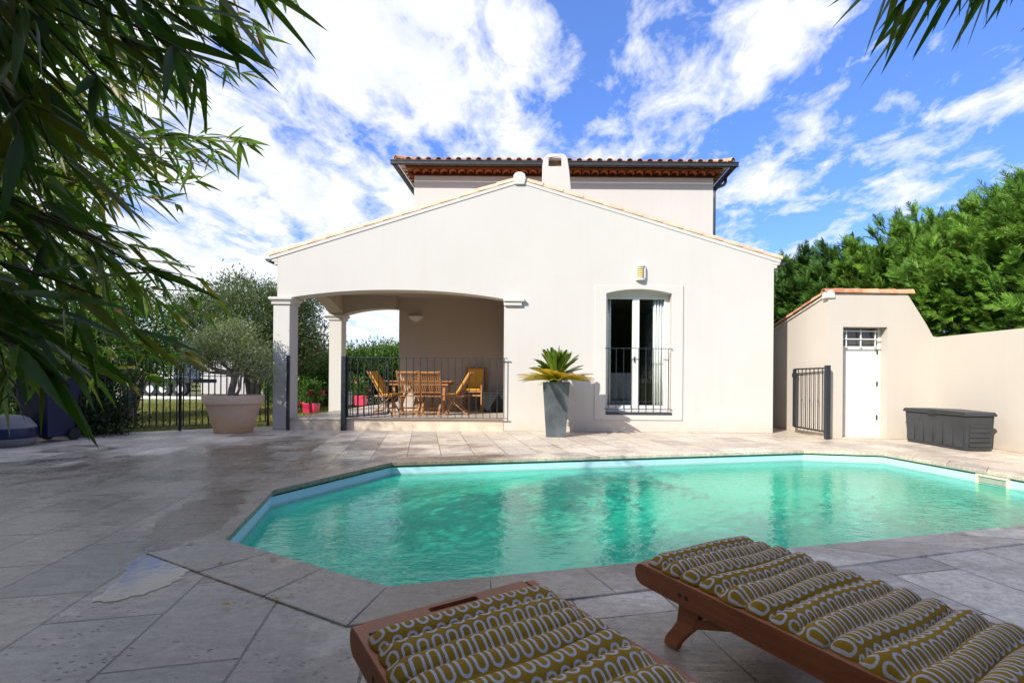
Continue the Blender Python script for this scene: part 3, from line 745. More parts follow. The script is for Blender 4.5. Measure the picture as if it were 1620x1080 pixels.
# hipped roof
rx0_, rx1_, ry0_, ry1_ = gx0+.02, gx1-.02, gy0+.02, gy1
ZRB = ZTP+.02; hr = .30*(ry1_-ry0_)/2
A0 = [(rx0_,ry0_,ZRB),(rx1_,ry0_,ZRB),(rx1_,ry1_,ZRB),(rx0_,ry1_,ZRB)]
ym = (ry0_+ry1_)/2; h_ = (ry1_-ry0_)/2
r0 = (rx0_+h_*.95, ym, ZRB+hr); r1 = (rx1_-h_*.95, ym, ZRB+hr)
mb = MB(); mb.add(A0+[r0,r1], [(0,1,5,4),(1,2,5),(2,3,4,5),(3,0,4),(3,2,1,0)]); mb.build('hip_roof', M['cement'], house)
mb = MB(); cnt = 33; pitc = (rx1_-rx0_-.1)/cnt
for i in range(cnt+1):
    x = rx0_+.05+i*pitc
    dmax = min(x-rx0_, rx1_-x); rows = max(1, int(min(h_, dmax)*1.04/.38))
    for j in range(rows):
        s = j*.38; half_tile(mb, (x, ry0_-.03+s+.42, ZRB+.04+(s+.42)*.30), (0,-1,-.30), (0,-.30,1), .44, .075, .095, 8)
mb.build('upper_roof_tiles', M['tile'], house, smooth=True, recalc=False)
for (cx_, tx_) in ((rx0_, r0), (rx1_, r1)):
    mb = MB()
    a = Vector((cx_, ry0_, ZRB+.07)); b = Vector(tx_)+Vector((0,0,.07)); d = (b-a); nn = int(d.length/.4)
    for j in range(nn):
        p = a+d*(j/nn); half_tile(mb, p+d.normalized()*.43, -d, (0,0,1), .46, .10, .115, 8)
    mb.build('hip_tiles', M['tile'], house, smooth=True, recalc=False)
# gutters of the upper block
def ogee(mb, a, b, outw, z):
    a = Vector(a); b = Vector(b); o = Vector(outw)
    prof = [(.0,.0),(-.0,-.10),(.07,-.125),(.10,-.10),(.105,-.035),(.125,-.015),(.125,.0),(.11,.0),(.09,-.03),(.085,-.09),(.015,-.09),(.015,0)]
    vs = [a+o*x+Vector((0,0,z+y)) for x,y in prof]+[b+o*x+Vector((0,0,z+y)) for x,y in prof]; m = len(prof)
    mb.add(vs, [(k,(k+1)%m,(k+1)%m+m,k+m) for k in range(m)]+[tuple(range(m))[::-1], tuple(range(m,2*m))])
mb = MB(); zg = W(800,254,gy0-.1).z
ogee(mb, (gx0-.12,gy0,0), (gx1+.12,gy0,0), (0,-1,0), zg); mb.build('gutter', M['gutter'], house)
mb = MB(); ogee(mb, (gx0,gy0-.0,0), (gx0,gy1,0), (-1,0,0), zg-.003); mb.build('gutter', M['gutter'], house)
mb = MB(); ogee(mb, (gx1,gy0-.0,0), (gx1,gy1,0), (1,0,0), zg-.003); mb.build('gutter', M['gutter'], house)
mb = MB(); dxp = UX1+.05
mb.tube([(gx1+.06,YU+.3,zg-.10),(gx1+.06,YU+.3,zg-.22),(gx1-.02,YU+.2,zg-.34),(dxp+.10,YU+.1,zg-.46),(dxp,YU+.06,zg-.58),(dxp,YU+.06,zg-.8),(dxp,YU+.06,2.5)], .045, 10)
mb.build('downpipe', M['gutter'], house, smooth=True)
# chimney
YC = YF+1.1
def cpx(x, y): p = W(x,y,YC); return (p.x, p.z)
c = [cpx(856.5,330), cpx(858,262), cpx(860,251), cpx(866,244.5), cpx(873,243), cpx(889,243), cpx(895,245), cpx(898,252), cpx(901,272), cpx(906,330)]
hl = [cpx(868,263), cpx(888.5,263), cpx(888.5,252), cpx(886.5,250), cpx(870,250), cpx(868,252)]
ch = MB().prism(c, [hl], YC, YC+.34).build('chimney', M['wall'], house, bevel=.012)
q0, q1 = cpx(866,265), cpx(891,248)
MB().box(q0[0], q1[0], YC+.14, YC+.2, q0[1], q1[1]).build('chimney_baffle', simple('soot_brick',(.24,.15,.08),.9,var=.4,scale=9), ch)
# porch floor & step
MB().box(W(456,660,YF).x, PXR, YF-.01, YB+5.5, -.01, ZF-.04).build('porch_plinth', M['stonestep'], house)
MB().box(W(456,660,YF).x-.0, PXR+.0, YF-.03, YB+5.5, ZF-.04, ZF).build('porch_floor', M['floor'], house, bevel=.006)
# ------------------------------------------------------------------ lamps
def wall_lamp():
    p = W(1013,432,YF-.01); r = empty('wall_lamp', p, 'small white louvred wall lamp above the tall window', 'wall lamp')
    w_, h_ = .10, .155; k = 12
    def halfdisc(z0, z1, rx, ry, y0=0):
        m = MB(); pts = [(p.x+rx*math.cos(PI+PI*i/k), p.y+y0+ry*math.sin(PI+PI*i/k)) for i in range(k+1)]
        m.prism(pts, [], z0, z1, 'z'); return m
    halfdisc(p.z+.115, p.z+h_, w_, .10).build('lamp_cap', M['white'], r, bevel=.004)
    halfdisc(p.z-h_, p.z-.115, w_, .10).build('lamp_base', M['white'], r, bevel=.004)
    for s in (-1,1): MB().box(p.x+s*.085-.012, p.x+s*.085+.012, p.y-.055, p.y, p.z-.115, p.z+.115).build('lamp_side', M['white'], r)
    for i in range(5):
        z = p.z-.095+i*.044; q = halfdisc(z, z+.020, w_*.9, .092); q.build('louvre', simple('warm_slat',(.80,.66,.34),.5,var=.03), r)
    halfdisc(p.z-.115, p.z+.115, .06, .06).build('diffuser', simple('diffuser',(.72,.60,.36),.4,var=.03), r)
wall_lamp()
p = W(658,503,YB-.01); r = empty('wall_lamp', p, 'white half bowl lamp on the shaded porch wall', 'wall lamp')
m = MB(); prof = [(0,-.10),(.06,-.09),(.13,-.05),(.19,.01),(.205,.04),(.19,.045)]
k = 16; vs = []; 
for rr, z in prof:
    for i in range(k+1): t = PI+PI*i/k; vs.append((p.x+rr*math.cos(t), p.y+rr*.75*math.sin(t), p.z+z))
m.add(vs, [(a*(k+1)+i, a*(k+1)+i+1, (a+1)*(k+1)+i+1, (a+1)*(k+1)+i) for a in range(len(prof)-1) for i in range(k)])
m.build('lamp_bowl', M['white'], r, smooth=True); MB().box(p.x-.06, p.x+.06, p.y-.03, p.y+.005, p.z-.06, p.z+.06).build('lamp_plate', M['white'], r)

# ------------------------------------------------------------------ railings
def baluster(a, z0, z1, w_, knot, parent, mat=None):
    m = MB(); m.box(a[0]-w_/2, a[0]+w_/2, a[1]-w_/2, a[1]+w_/2, z0, z1)
    if knot:
        zc = z0+(z1-z0)*.47
        for dz, r_ in ((-.035,w_*.95),(0,w_*1.25),(.035,w_*.95)):
            m.lathe([(.001,-.014),(r_,-.006),(r_,.006),(.001,.014)], (a[0],a[1],zc+dz), 10)
    return m.build('baluster', M['iron'], parent)
def railing(name, a, b, z0, z1, n_, label, cat, group=None, w_=.014, knots=1, posts=(), rail=.032, loc=None, postw=.05, zpost=None):
    a = Vector(a); b = Vector(b); r = empty(name, (*(a if loc is None else loc)[:2], z0), label, cat, group)
    d = (b-a).normalized()
    MB().bar((a.x,a.y,z1),(b.x,b.y,z1),rail,.014).build('top_rail', M['iron'], r, bevel=.002)
    MB().bar((a.x,a.y,z0),(b.x,b.y,z0),rail*.9,.014).build('bottom_rail', M['iron'], r, bevel=.002)
    for i in range(n_):
        t = (i+.5)/n_; p = a.lerp(b,t); baluster((p.x,p.y), z0, z1, w_, knots and i%2 == knots-1, r)
    for t in posts:
        p = a.lerp(b,t); MB().box(p.x-postw/2,p.x+postw/2,p.y-postw/2,p.y+postw/2, 0 if zpost is None else zpost, z1+.02).build('post', M['iron'], r, bevel=.003)
    return r
ya = YF-.08
g0 = W(545,620,ya); g1 = W(803,620,ya)
railing('porch_railing', (g0.x+.05,ya), (g1.x,ya), W(700,661,ya).z, W(700,566,ya).z, 23, 'dark iron railing across the front of the arched porch', 'railing', knots=2)
r = empty('gate_post', (W(545,620,ya).x-.0, ya-.03, 0), 'thick square iron post at the left end of the porch railing', 'post')
x_ = W(545,620,ya).x
MB().box(x_-.045, x_+.045, ya-.08, ya+.01, 0, W(545,563,ya).z).build('post_shaft', M['iron'], r, bevel=.004)
MB().box(x_-.055, x_-.04, ya-.05, ya-.02, .95, 1.06).build('latch_keep', M['bolt'], r)
x_ = W(458.5,620,ya).x
o = MB().box(x_-.025, x_+.03, ya-.10, ya-.045, 0, W(458,562,ya).z).build('gate_post', M['iron'], None, (x_,ya,0), bevel=.004)
tag(o, 'slim iron gate post standing against the front left pillar', 'post')
# porch gate leaf, swung inwards
ga = Vector((W(549,620,ya).x, ya+.02)); gb = Vector((ga.x+.55, ya+.98))
def gate(a, b, z0, z1, n_, label, st=.035):
    r = empty('iron_gate', (a.x,a.y,z0), label, 'gate')
    d = (b-a).normalized()
    for q in (a,b): MB().bar((q.x,q.y,z0),(q.x,q.y,z1),st,st,(d.x,d.y,0)).build('stile', M['iron'], r, bevel=.003)
    MB().bar((a.x,a.y,z1),(b.x,b.y,z1),.03,.03).build('top_rail', M['iron'], r); MB().bar((a.x,a.y,z0),(b.x,b.y,z0),.03,.03).build('bottom_rail', M['iron'], r)
    for i in range(n_):
        p = a.lerp(b,(i+1)/(n_+1)); baluster((p.x,p.y), z0, z1, .014, i%2 == 1, r)
    return r
gate(ga, gb, ZF+.04, W(700,567,ya).z, 7, 'iron gate leaf swung open into the porch beside the railing')
# gate by the shed
s0_ = W(1308,620,9.42); s1_ = W(1257,620,10.55)
zz0, zz1 = W(1308,683,9.42).z, W(1308,582,9.42).z
r = gate(s0_.xy, s1_.xy, zz0, zz1, 7, 'dark iron gate standing open in front of the pool shed', .055)
MB().box(s1_.x-.05, s1_.x+.03, s1_.y-.06, s1_.y+.02, zz1-.17, zz1-.08).build('lock_box', M['iron'], r, bevel=.006)
MB().box(s0_.x-.04, s0_.x+.04, s0_.y-.06, s0_.y+.02, 0, zz1+.05).build('post', M['iron'], r, bevel=.004)
# window guard
yg = YF-.05
a = W(957,600,yg); b = W(1063,600,yg)
railing('window_guard', (a.x,yg), (b.x,yg), W(1010,647,yg).z, W(1010,551,yg).z, 9, 'dark iron guard rail across the lower half of the tall window', 'railing', knots=2, w_=.011, rail=.02, zpost=0)
# garden fence running toward the camera on the left
fa = G(424,673); fb = G(108,691)
fd = (fb-fa).normalized(); fe = fb+fd*2.0
zt = W(430,576,fa.y).z; zb = .10
railing('garden_fence', fa.xy, fb.xy, zb, zt, 30, 'dark iron garden fence behind the terracotta pot, left of the porch', 'fence', knots=2, posts=(0,.5,1), w_=.017, rail=.035, postw=.04)
railing('garden_fence', fb.xy+fd.xy*.03, fe.xy, zb, zt, 15, 'far left bay of iron fence in deep shade behind the blue bin', 'fence', knots=2, posts=(1,), w_=.017, rail=.035, postw=.04)

# ------------------------------------------------------------------ curtains and armchair in the room
def curtain(x0, x1, y, z0, z1, label):
    m = MB(); k = 40; vs = []
    for z in (z0,z1):
        for i in range(k+1):
            t = i/k; vs.append((x0+(x1-x0)*t, y+.03*math.sin(t*PI*2*max(2,(x1-x0)/.06)), z))
    m.add(vs, [(i,i+1,k+2+i,k+1+i) for i in range(k)]); o = m.build('curtain', M['curtain'], None, ((x0+x1)/2,y,z0), smooth='all')
    sm = o.modifiers.new('t','SOLIDIFY'); sm.thickness = .003; tag(o, label, 'curtain')
curtain(wx0+.02, wx0+.14, YW+.11, .30, 3.0, 'narrow pale curtain behind the left pane of the tall window')
curtain(wx1-.32, wx1-.05, YW+.11, .30, 3.0, 'wide pale curtain behind the right pane of the tall window')
r = empty('armchair', (1.7,11.7,.2), 'grey armchair inside the room behind the tall window', 'armchair')
MB().box(1.35,2.05,11.3,12.0,.3,.62).build('seat', M['sofa'], r, bevel=.05)
MB().box(1.35,2.05,11.35,11.5,.62,1.25).build('backrest', M['sofa'], r, bevel=.06)
for s in (1.28,2.05): MB().box(s,s+.08,11.35,12.0,.3,.8).build('armrest', M['sofa'], r, bevel=.03)

# ------------------------------------------------------------------ shed, boundary wall, deck box
YS = 9.5; SX0 = W(1310,620,YS).x; SX1 = W(1476,620,YS).x+.0
shed = empty('pool_shed', (SX0,YS,0), 'cream rendered pool shed with white door and tiled ridge', 'shed')
szt = W(1380,467,YS).z
dx0, dx1 = W(1333,620,YS).x, W(1403.5,620,YS).x; dz1 = W(1360,517,YS).z
c0 = W(1437,468,YS); c1 = W(1476,532,YS)
out = [(SX0,0),(dx0,0),(dx0,dz1),(dx1,dz1),(dx1,0),(SX1+.2,0),(SX1+.2,c1.z-.03),(c1.x,c1.z)]
for t in (.25,.5,.75): 
    out.append((c1.x+(c0.x-c1.x)*t, c1.z+(c0.z-c1.z)*(t**.92)))
out += [(c0.x,szt),(SX0,szt)]
MB().prism(out, [], YS, YS+.25).build('front_wall', M['shed'], shed)
ybk = YS+3.6; zbk = szt-.215*3.35
MB().prism([(YS+.25,0),(YS+.25,szt),(ybk,zbk),(ybk,0)], [], SX0, SX0+.22, 'x').build('side_wall', M['shed'], shed)
MB().box(SX0, SX1, ybk, ybk+.2, 0, zbk).build('back_wall', M['shed'], shed)
mb = MB(); mb.hexa([(SX0-.03,YS+.02,szt),(c0.x,YS+.02,szt),(c0.x,ybk,zbk),(SX0-.03,ybk,zbk)], [(SX0-.03,YS+.02,szt+.04),(c0.x,YS+.02,szt+.04),(c0.x,ybk,zbk+.04),(SX0-.03,ybk,zbk+.04)])
mb.build('roof', M['cement'], shed)
mb = MB(); L_ = (c0.x+.15-SX0)/5
for j in range(5): half_tile(mb, (c0.x+.10-j*L_, YS+.06, szt+.035+.002*j), (-1,0,.01), (0,0,1), L_*1.08, .10, .085, 10)
mb.build('ridge_tiles', M['tile'], shed, smooth=True, recalc=False)
mb = MB(); d_ = Vector((0, ybk-YS, zbk-szt)); 
for j in range(10): half_tile(mb, Vector((SX0+.02, YS+.12, szt+.03))+d_*(j/10), d_, (0,.2,1), d_.length/10*1.1, .075, .09, 10)
mb.build('verge_tiles', M['tile'], shed, smooth=True, recalc=False)
mb = MB(); 
for i in range(9): 
    x = SX0+.28+i*.24
    if x < c0.x:
        for j in range(9): half_tile(mb, Vector((x, YS+.2, szt+.04))+d_*(j/9.3), d_, (0,.2,1), d_.length/9.3*1.1, .075, .09, 6)
mb.build('roof_tiles', M['tile'], shed, smooth=True, recalc=False)
mb = MB(); pts = []
for k in range(13): t = PI*k/12; pts.append((SX0+.02+.085*math.cos(t), szt-.01+.105*math.sin(t)))
mb.prism([(SX0+.105,szt-.06)]+pts+[(SX0-.065,szt-.06)], [], YS-.03, YS+.12).build('ridge_cap', M['trim'], shed, bevel=.01)
# door
yd = YS+.21
dr = MB().box(dx0-.02, dx1+.02, yd, yd+.045, .02, W(1360,551,yd).z)
for i in range(1,6): pass
door = dr.build('door', M['white'], shed, bevel=.003)
mb = MB(); nb = 6; pw = (dx1-.07-(dx0+.005))/nb
for i in range(nb): mb.box(dx0+.01+i*pw, dx0+.005+(i+1)*pw, yd-.008, yd, .06, W(1360,553,yd).z-.03)
mb.build('boards', M['white'], door, bevel=.002)
zt0, zt1 = W(1360,551,yd).z, W(1360,519,yd).z
fr_ = MB(); X0, X1 = dx0+.0, dx1-.10
fr_.box(dx0-.0, dx1, yd-.01, yd+.04, zt1, dz1+.0); fr_.box(dx1-.055, dx1, yd-.01, yd+.04, .02, zt1)
fr_.build('door_frame', M['white'], shed, bevel=.003)
fl = MB().box(dx0, dx1-.055, yd-.005, yd+.03, zt0+.0, zt0+.03); fl.build('transom', M['white'], door)
MB().box(dx0, dx1-.055, yd+.012, yd+.018, zt0+.03, zt1).build('pane', M['glass'], door)
MB().box(dx0, dx1-.055, yd+.05, yd+.06, zt0, zt1+.0).build('dark_backing', M['room'], door)
gr = MB()
ga0 = W(1331,524,YS+.17); gb0 = W(1391,549,YS+.17)
for t in (.12,.5,.88): 
    x = ga0.x+(gb0.x-ga0.x)*t; gr.box(x-.010,x+.010,YS+.15,YS+.17,gb0.z-.03,ga0.z+.03)
for z in np.linspace(gb0.z, ga0.z, 3): gr.box(dx0+.0, gb0.x+.0, YS+.135, YS+.149, z-.010, z+.010)
gr.build('window_grille', M['white'], shed)
MB().bar((dx0+.035,yd-.04,1.02),(dx0+.13,yd-.04,1.02),.02,.02).build('door_handle', M['white'], door)
for zh in (.35,1.0,1.62): MB().box(dx1-.078,dx1-.052,yd-.02,yd-.006,zh,zh+.09).build('hinge', M['bolt'], door)
MB().box(dx0+.03,dx0+.06,yd-.014,yd-.006,.93,1.10).build('lock_plate', M['bolt'], door)
MB().box(dx0,dx1,YS+.0,yd+.05,-.0,.02).build('door_sill', M['stonestep'], shed)

bwx = SX1+.0
tzN = W(1620,522,7.6).z
mb = MB(); yA, yB_ = YS+.0, 1.0
mb.hexa([(bwx,yA,0),(bwx,yB_,0),(bwx+.2,yB_,0),(bwx+.2,yA,0)], [(bwx,yA,c1.z-.02),(bwx,yB_,tzN+.02),(bwx+.2,yB_,tzN+.02),(bwx+.2,yA,c1.z-.02)])
tag(mb.build('boundary_wall', M['shed'], None, (bwx,5,0)), 'pale rendered garden wall along the right side of the pool deck', 'wall')

bx0, bx1, by0, by1 = 6.66, 7.13, 7.86, 9.22
bz = .60
bxo = empty('deck_box', (bx0,by0,0), 'dark grey plastic storage box against the garden wall', 'storage box')
def taper(mb, x0,x1,y0,y1,z0,z1,e0,e1=0):
    mb.hexa([(x0+e0,y0+e0,z0),(x1-e0,y0+e0,z0),(x1-e0,y1-e0,z0),(x0+e0,y1-e0,z0)], [(x0+e1,y0+e1,z1),(x1-e1,y0+e1,z1),(x1-e1,y1-e1,z1),(x0+e1,y1-e1,z1)])
mb = MB(); taper(mb, bx0,bx1,by0,by1,0.0,bz-.05,.035,.01); body = mb.build('body', M['plastic_dark'], bxo, bevel=.015)
mb = MB()
for i in range(6): mb.box(bx0-.002+.018, bx0+.03, by0+.08+i*(by1-by0-.1)/6, by0+.05+(i+1)*(by1-by0-.1)/6, .05, bz-.10)
mb.build('side_panels', M['plastic_dark'], body, bevel=.004)
mb = MB()
for i in range(5): mb.box(bx0+.07, bx1-.07, by0+.010, by0+.04, .07+i*.075, .12+i*.075)
mb.build('end_ribs', M['plastic_dark'], body, bevel=.004)
mb = MB(); taper(mb, bx0-.015,bx1+.01,by0-.015,by1+.015,bz-.05,bz-.015,0,.0); 
mb.prism([(by0-.015,bz-.015),(by1+.015,bz-.015),(by1-.02,bz+.015),((by0+by1)/2,bz+.03),(by0+.02,bz+.015)],[],bx0-.012,bx1+.008,'x')
lid = mb.build('lid', M['plastic_dark'], bxo, bevel=.010)
MB().box(bx0-.024, bx0-.012, (by0+by1)/2-.09, (by0+by1)/2+.09, bz-.065, bz-.03).build('handle', M['rubber'], lid)

# ------------------------------------------------------------------ planters
pz = G(878,691)
pl = empty('tall_planter', (pz.x,pz.y+.2,0), 'tall tapered zinc planter with weathered foot by the window', 'planter')
H_ = W(880,604,pz.y).z; t2, b2 = .255, .185; cx_, cy_ = pz.x+.015, pz.y+.19
mb = MB()
qq = lambda e,z: [(cx_-e,cy_-e,z),(cx_+e,cy_-e,z),(cx_+e,cy_+e,z),(cx_-e,cy_+e,z)]
mb.add(qq(b2,0)+qq(t2,H_)+qq(t2-.02,H_)+qq(t2-.03,H_-.06), [(3,2,1,0)]+[(a+k,a+(k+1)%4,a+4+(k+1)%4,a+4+k) for a in (0,4,8) for k in range(4)])
mb.build('pot_body', M['zinc'], pl, bevel=.006)
mb = MB().add(qq(t2-.03,H_-.045), [(0,1,2,3)]); mb.build('soil', M['soil'], pl)
cyc = empty('cycad', (cx_,cy_,H_-.04), 'spiky cycad with upright green fronds above drooping yellow ones, in the zinc planter', 'plant')
mb = MB(); mb.lathe([(.001,-.03),(.10,-.02),(.115,.04),(.08,.10),(.001,.13)], (cx_,cy_,H_-.02), 16); mb.build('crown_base', M['darkbark'], cyc, smooth=True)
def fronds(n_, e0, e1, Ls, name, mat, sag, phase=0):
    C = []; D = []; Nn = []; Lf = []; rb = MB()
    for i in range(n_):
        az = 2*PI*(i+random.uniform(-.3,.3))/n_+phase; el = R(random.uniform(e0,e1)); L = random.uniform(*Ls)
        d0 = Vector((math.cos(az)*math.cos(el), math.sin(az)*math.cos(el), math.sin(el)))
        if cy_+d0.y*L > YF-.1: L = (YF-.1-cy_)/d0.y
        P0 = Vector((cx_,cy_,H_+.03))+d0*.03; side = Vector((-math.sin(az),math.cos(az),0)); pts = []
        for k in range(9):
            t = k/8; pts.append(P0+d0*L*t+Vector((0,0,-1))*sag*L*t*t)
        rb.tube(pts, [.008*(1-t/9.)+.001 for t in range(9)], 4)
        m = 34
        for k in range(2, m+1):
            t = k/m; p = P0+d0*L*t+Vector((0,0,-1))*sag*L*t*t
            tg = (d0-Vector((0,0,1))*2*sag*t).normalized(); up = side.cross(tg)
            if up.z < 0: up = -up
            ll = L*.19*math.sin(PI*min(1,(t*.86+.12)))**.8+.02
            for s in (-1,1):
                C.append(p); D.append(side*s*.75+tg*(.85+.5*t)+up*.35+Vector((random.gauss(0,.04),)*3)); Nn.append(up); Lf.append(ll)
    o = leaves(name, np.array(C), np.array(D), np.array(Lf), .020, mat, cyc, nrm=np.array(Nn), ts=(0,.3,.7,1), ws=(.6,1,.8,.05))
    rb.build('rachis', M['cycadmid'], o)
fronds(27, 38, 86, (.60,.74), 'green_fronds', M['cycad'], .16)
fronds(12, 24, 45, (.50,.66), 'mid_fronds', M['cycad'], .20, .3)
fronds(22, 4, 22, (.66,.84), 'yellow_fronds', M['cycadyellow'], .10, .1)
fronds(13, 2, 16, (.60,.78), 'olive_fronds', M['cycadmid'], .16, .5)

pz = G(351,686); px_, py_ = pz.x, pz.y+.36
pot = empty('terracotta_pot', (px_,py_,0), 'large pale terracotta pot with thick rim beside the iron fence', 'pot')
Hp = W(350,625,pz.y+.2).z; rr = (W(394,630,pz.y+.36).x-W(308,630,pz.y+.36).x)/2; rb_ = rr*.60
mb = MB(); mb.lathe([(.001,0),(rb_,0),(rb_+.012,.02),(rr*.885,Hp-.17),(rr*.90,Hp-.165),(rr*.975,Hp-.155),(rr,Hp-.015),(rr*.985,Hp),(rr*.93,Hp),(rr*.9,Hp-.02),(rr*.87,Hp-.08)], (px_,py_,0), 64)
mb.build('pot_body', M['terracotta'], pot, smooth=True)
mb = MB(); mb.lathe([(rr*.885,0),(.001,.02)], (px_,py_,Hp-.07), 32); mb.build('soil', M['soil'], pot, smooth=True)

# ------------------------------------------------------------------ trees
def crown_points(blobs, n_, shell=.55):
    """points spread through a set of ellipsoids, denser to the outside, gathered in clumps"""
    vol = np.array([b[1][0]*b[1][1]*b[1][2] for b in blobs])**.8; pick = rng.choice(len(blobs), n_, p=vol/vol.sum())
    c = np.array([b[0] for b in blobs])[pick]; r = np.array([b[1] for b in blobs])[pick]
    d = unit(rng.normal(size=(n_,3))); q = rng.random(n_)**(1/3.)*(1-shell)+shell*rng.random(n_)**.35
    return c+d*r*q[:,None], d
def make_tree(name, label, base, blobs, nclump, per, leafL, leafW, mat, trunk_pts, bark=None, group=None, clump_r=.16, cat='tree', seed=0, up=.5, clumpn=None, fruit=0, flowers=None):
    root = empty(name, base, label, cat, group)
    tb = MB()
    for pts, rad in trunk_pts: tb.tube(pts, rad, 9)
    cc_, dd = crown_points(blobs, nclump)
    # limbs to the blobs, then twigs to some clumps
    top = Vector(trunk_pts[0][0][-1])
    for b in blobs:
        e = Vector(b[0]); mid = top.lerp(e,.5)+Vector((random.uniform(-.1,.1),)*3)
        tb.tube([top, mid, e], [trunk_pts[0][1][-1]*.8, trunk_pts[0][1][-1]*.5, .012], 6)
        for _ in range(7):
            d = Vector(unit(rng.normal(size=3))); f = Vector((e.x+d.x*b[1][0]*.85, e.y+d.y*b[1][1]*.85, e.z+d.z*b[1][2]*.85))
            tb.tube([e.lerp(mid,.3), e.lerp(f,.5)+Vector((0,0,.05)), f], [.016,.010,.004], 4)
    tb.build('trunk', bark or M['bark'], root, smooth=True)
    N_ = nclump*per
    C = np.repeat(cc_, per, 0)+rng.normal(size=(N_,3))*clump_r*np.array([1,1,.8])
    D = np.repeat(dd, per, 0)*.8+rng.normal(size=(N_,3))*.7+np.array([0,0,up])
    leaves('crown', C, D, leafL*rng.uniform(.7,1.25,N_), leafW*rng.uniform(.8,1.2,N_), mat, root)
    if flowers:
        nf, mf, rf = flowers
        cf, df = crown_points(blobs, nf, 1.0); cf = cf+df*.03
        CF = np.repeat(cf, 14, 0)+rng.normal(size=(nf*14,3))*rf*.3
        leaves('blossom', CF, np.repeat(df,14,0)+rng.normal(size=(nf*14,3)), rf, rf*.8, mf, root)
    return root
def BL(px, py, Y, rx, ry, rz): p = W(px,py,Y); return ((p.x,p.y,p.z),(rx,ry,rz))
# olive in the terracotta pot
o0 = Vector((px_,py_,Hp-.08))
tr = [([o0, o0+Vector((-.05,0,.14)), o0+Vector((.0,0,.34)), o0+Vector((.0,.02,.50))], [.085,.065,.062,.055]),
      ([o0+Vector((.0,.02,.46)), o0+Vector((.18,.03,.66)), o0+Vector((.36,.0,.95))], [.045,.035,.02]),
      ([o0+Vector((.0,.02,.44)), o0+Vector((-.22,-.02,.54)), o0+Vector((-.42,-.03,.60)), o0+Vector((-.5,0,.85))], [.045,.036,.028,.015]),
      ([o0+Vector((.02,.0,.02)), o0+Vector((.14,-.05,.2)), o0+Vector((.16,-.04,.42)), o0+Vector((.30,0,.7))], [.03,.026,.022,.012])]
YO = py_
make_tree('olive_tree', 'small gnarled grey leaved olive growing in the terracotta pot', o0,
    [BL(352,545,YO,.52,.45,.42), BL(395,562,YO,.42,.4,.36), BL(322,560,YO,.40,.4,.34), BL(372,525,YO,.34,.3,.26), BL(418,585,YO,.20,.25,.22), BL(305,580,YO,.22,.2,.2)],
    540, 22, .064, .016, M['olive'], tr, clump_r=.085)
# bigger garden trees beyond the fence
def gtree(name, label, px, py0, Y, blobs, ncl, per, lL, lW, mat, spread=.5, h=.9, group='trees and shrubs on the lawn', cr=.2, flowers=None, multi=True, cat='tree'):
    b = W(px, py0, Y); b.z = 0
    tr = [([b, b+Vector((.08,0,h*.5)), b+Vector((-.03,0,h))], [.15,.12,.11])]
    if multi:
        tr += [([b+Vector((.03,0,0)), b+Vector((spread*.6,0,h*.6)), b+Vector((spread*1.4,.1,h*1.5))], [.11,.09,.06]),
               ([b+Vector((-.03,.05,0)), b+Vector((-spread*.5,.1,h*.6)), b+Vector((-spread*1.1,.1,h*1.5))], [.10,.08,.05])]
    return make_tree(name, label, b, blobs, ncl, per, lL, lW, mat, tr, M['bark'], group, cr, cat, flowers=flowers)
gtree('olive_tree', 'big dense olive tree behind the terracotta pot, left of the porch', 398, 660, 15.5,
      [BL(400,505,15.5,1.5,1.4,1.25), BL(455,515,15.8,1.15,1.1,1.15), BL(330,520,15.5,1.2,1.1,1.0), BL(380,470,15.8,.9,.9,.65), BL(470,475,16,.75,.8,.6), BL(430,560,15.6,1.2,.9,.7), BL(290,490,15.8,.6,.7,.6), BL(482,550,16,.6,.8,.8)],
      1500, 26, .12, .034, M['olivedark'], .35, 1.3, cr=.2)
gtree('citrus_tree', 'bright green citrus tree behind the iron fence under the bamboo', 205, 650, 13.0,
      [BL(205,535,13,1.2,1,1.0), BL(150,520,13.3,1.0,1,1.0), BL(245,570,13,.8,.8,.6), BL(190,470,13.2,.8,.8,.6), BL(110,560,13.2,.9,.9,.8)],
      700, 22, .11, .05, M['citrus'], .3, .9, cr=.18, flowers=(14, M['petal'], .09))
gtree('dark_shrub', 'dark dense shrub in deep shade behind the far left fence', 40, 680, 11.2,
      [BL(40,600,11.2,1.2,1,1.2), BL(100,620,11.0,.7,.7,.9), BL(-40,560,11.4,1.3,1,1.5), BL(120,640,10.9,.4,.5,.5)], 700, 22, .12, .05, M['hedge'], .3, .6, cr=.18, cat='shrub')
gtree('dark_shrub', 'low near-black shrub added to darken the corner in front of the far left fence beside the blue bin', 130, 690, 9.3,
      [BL(120,640,9.4,.75,.6,.62), BL(165,660,9.2,.45,.5,.35), BL(85,610,9.6,.6,.5,.5), BL(140,590,9.6,.45,.4,.35)], 420, 22, .09, .04, M['darkleaf'], .2, .4, cr=.14, cat='shrub')  # shrub put in so this corner reads as deep shade
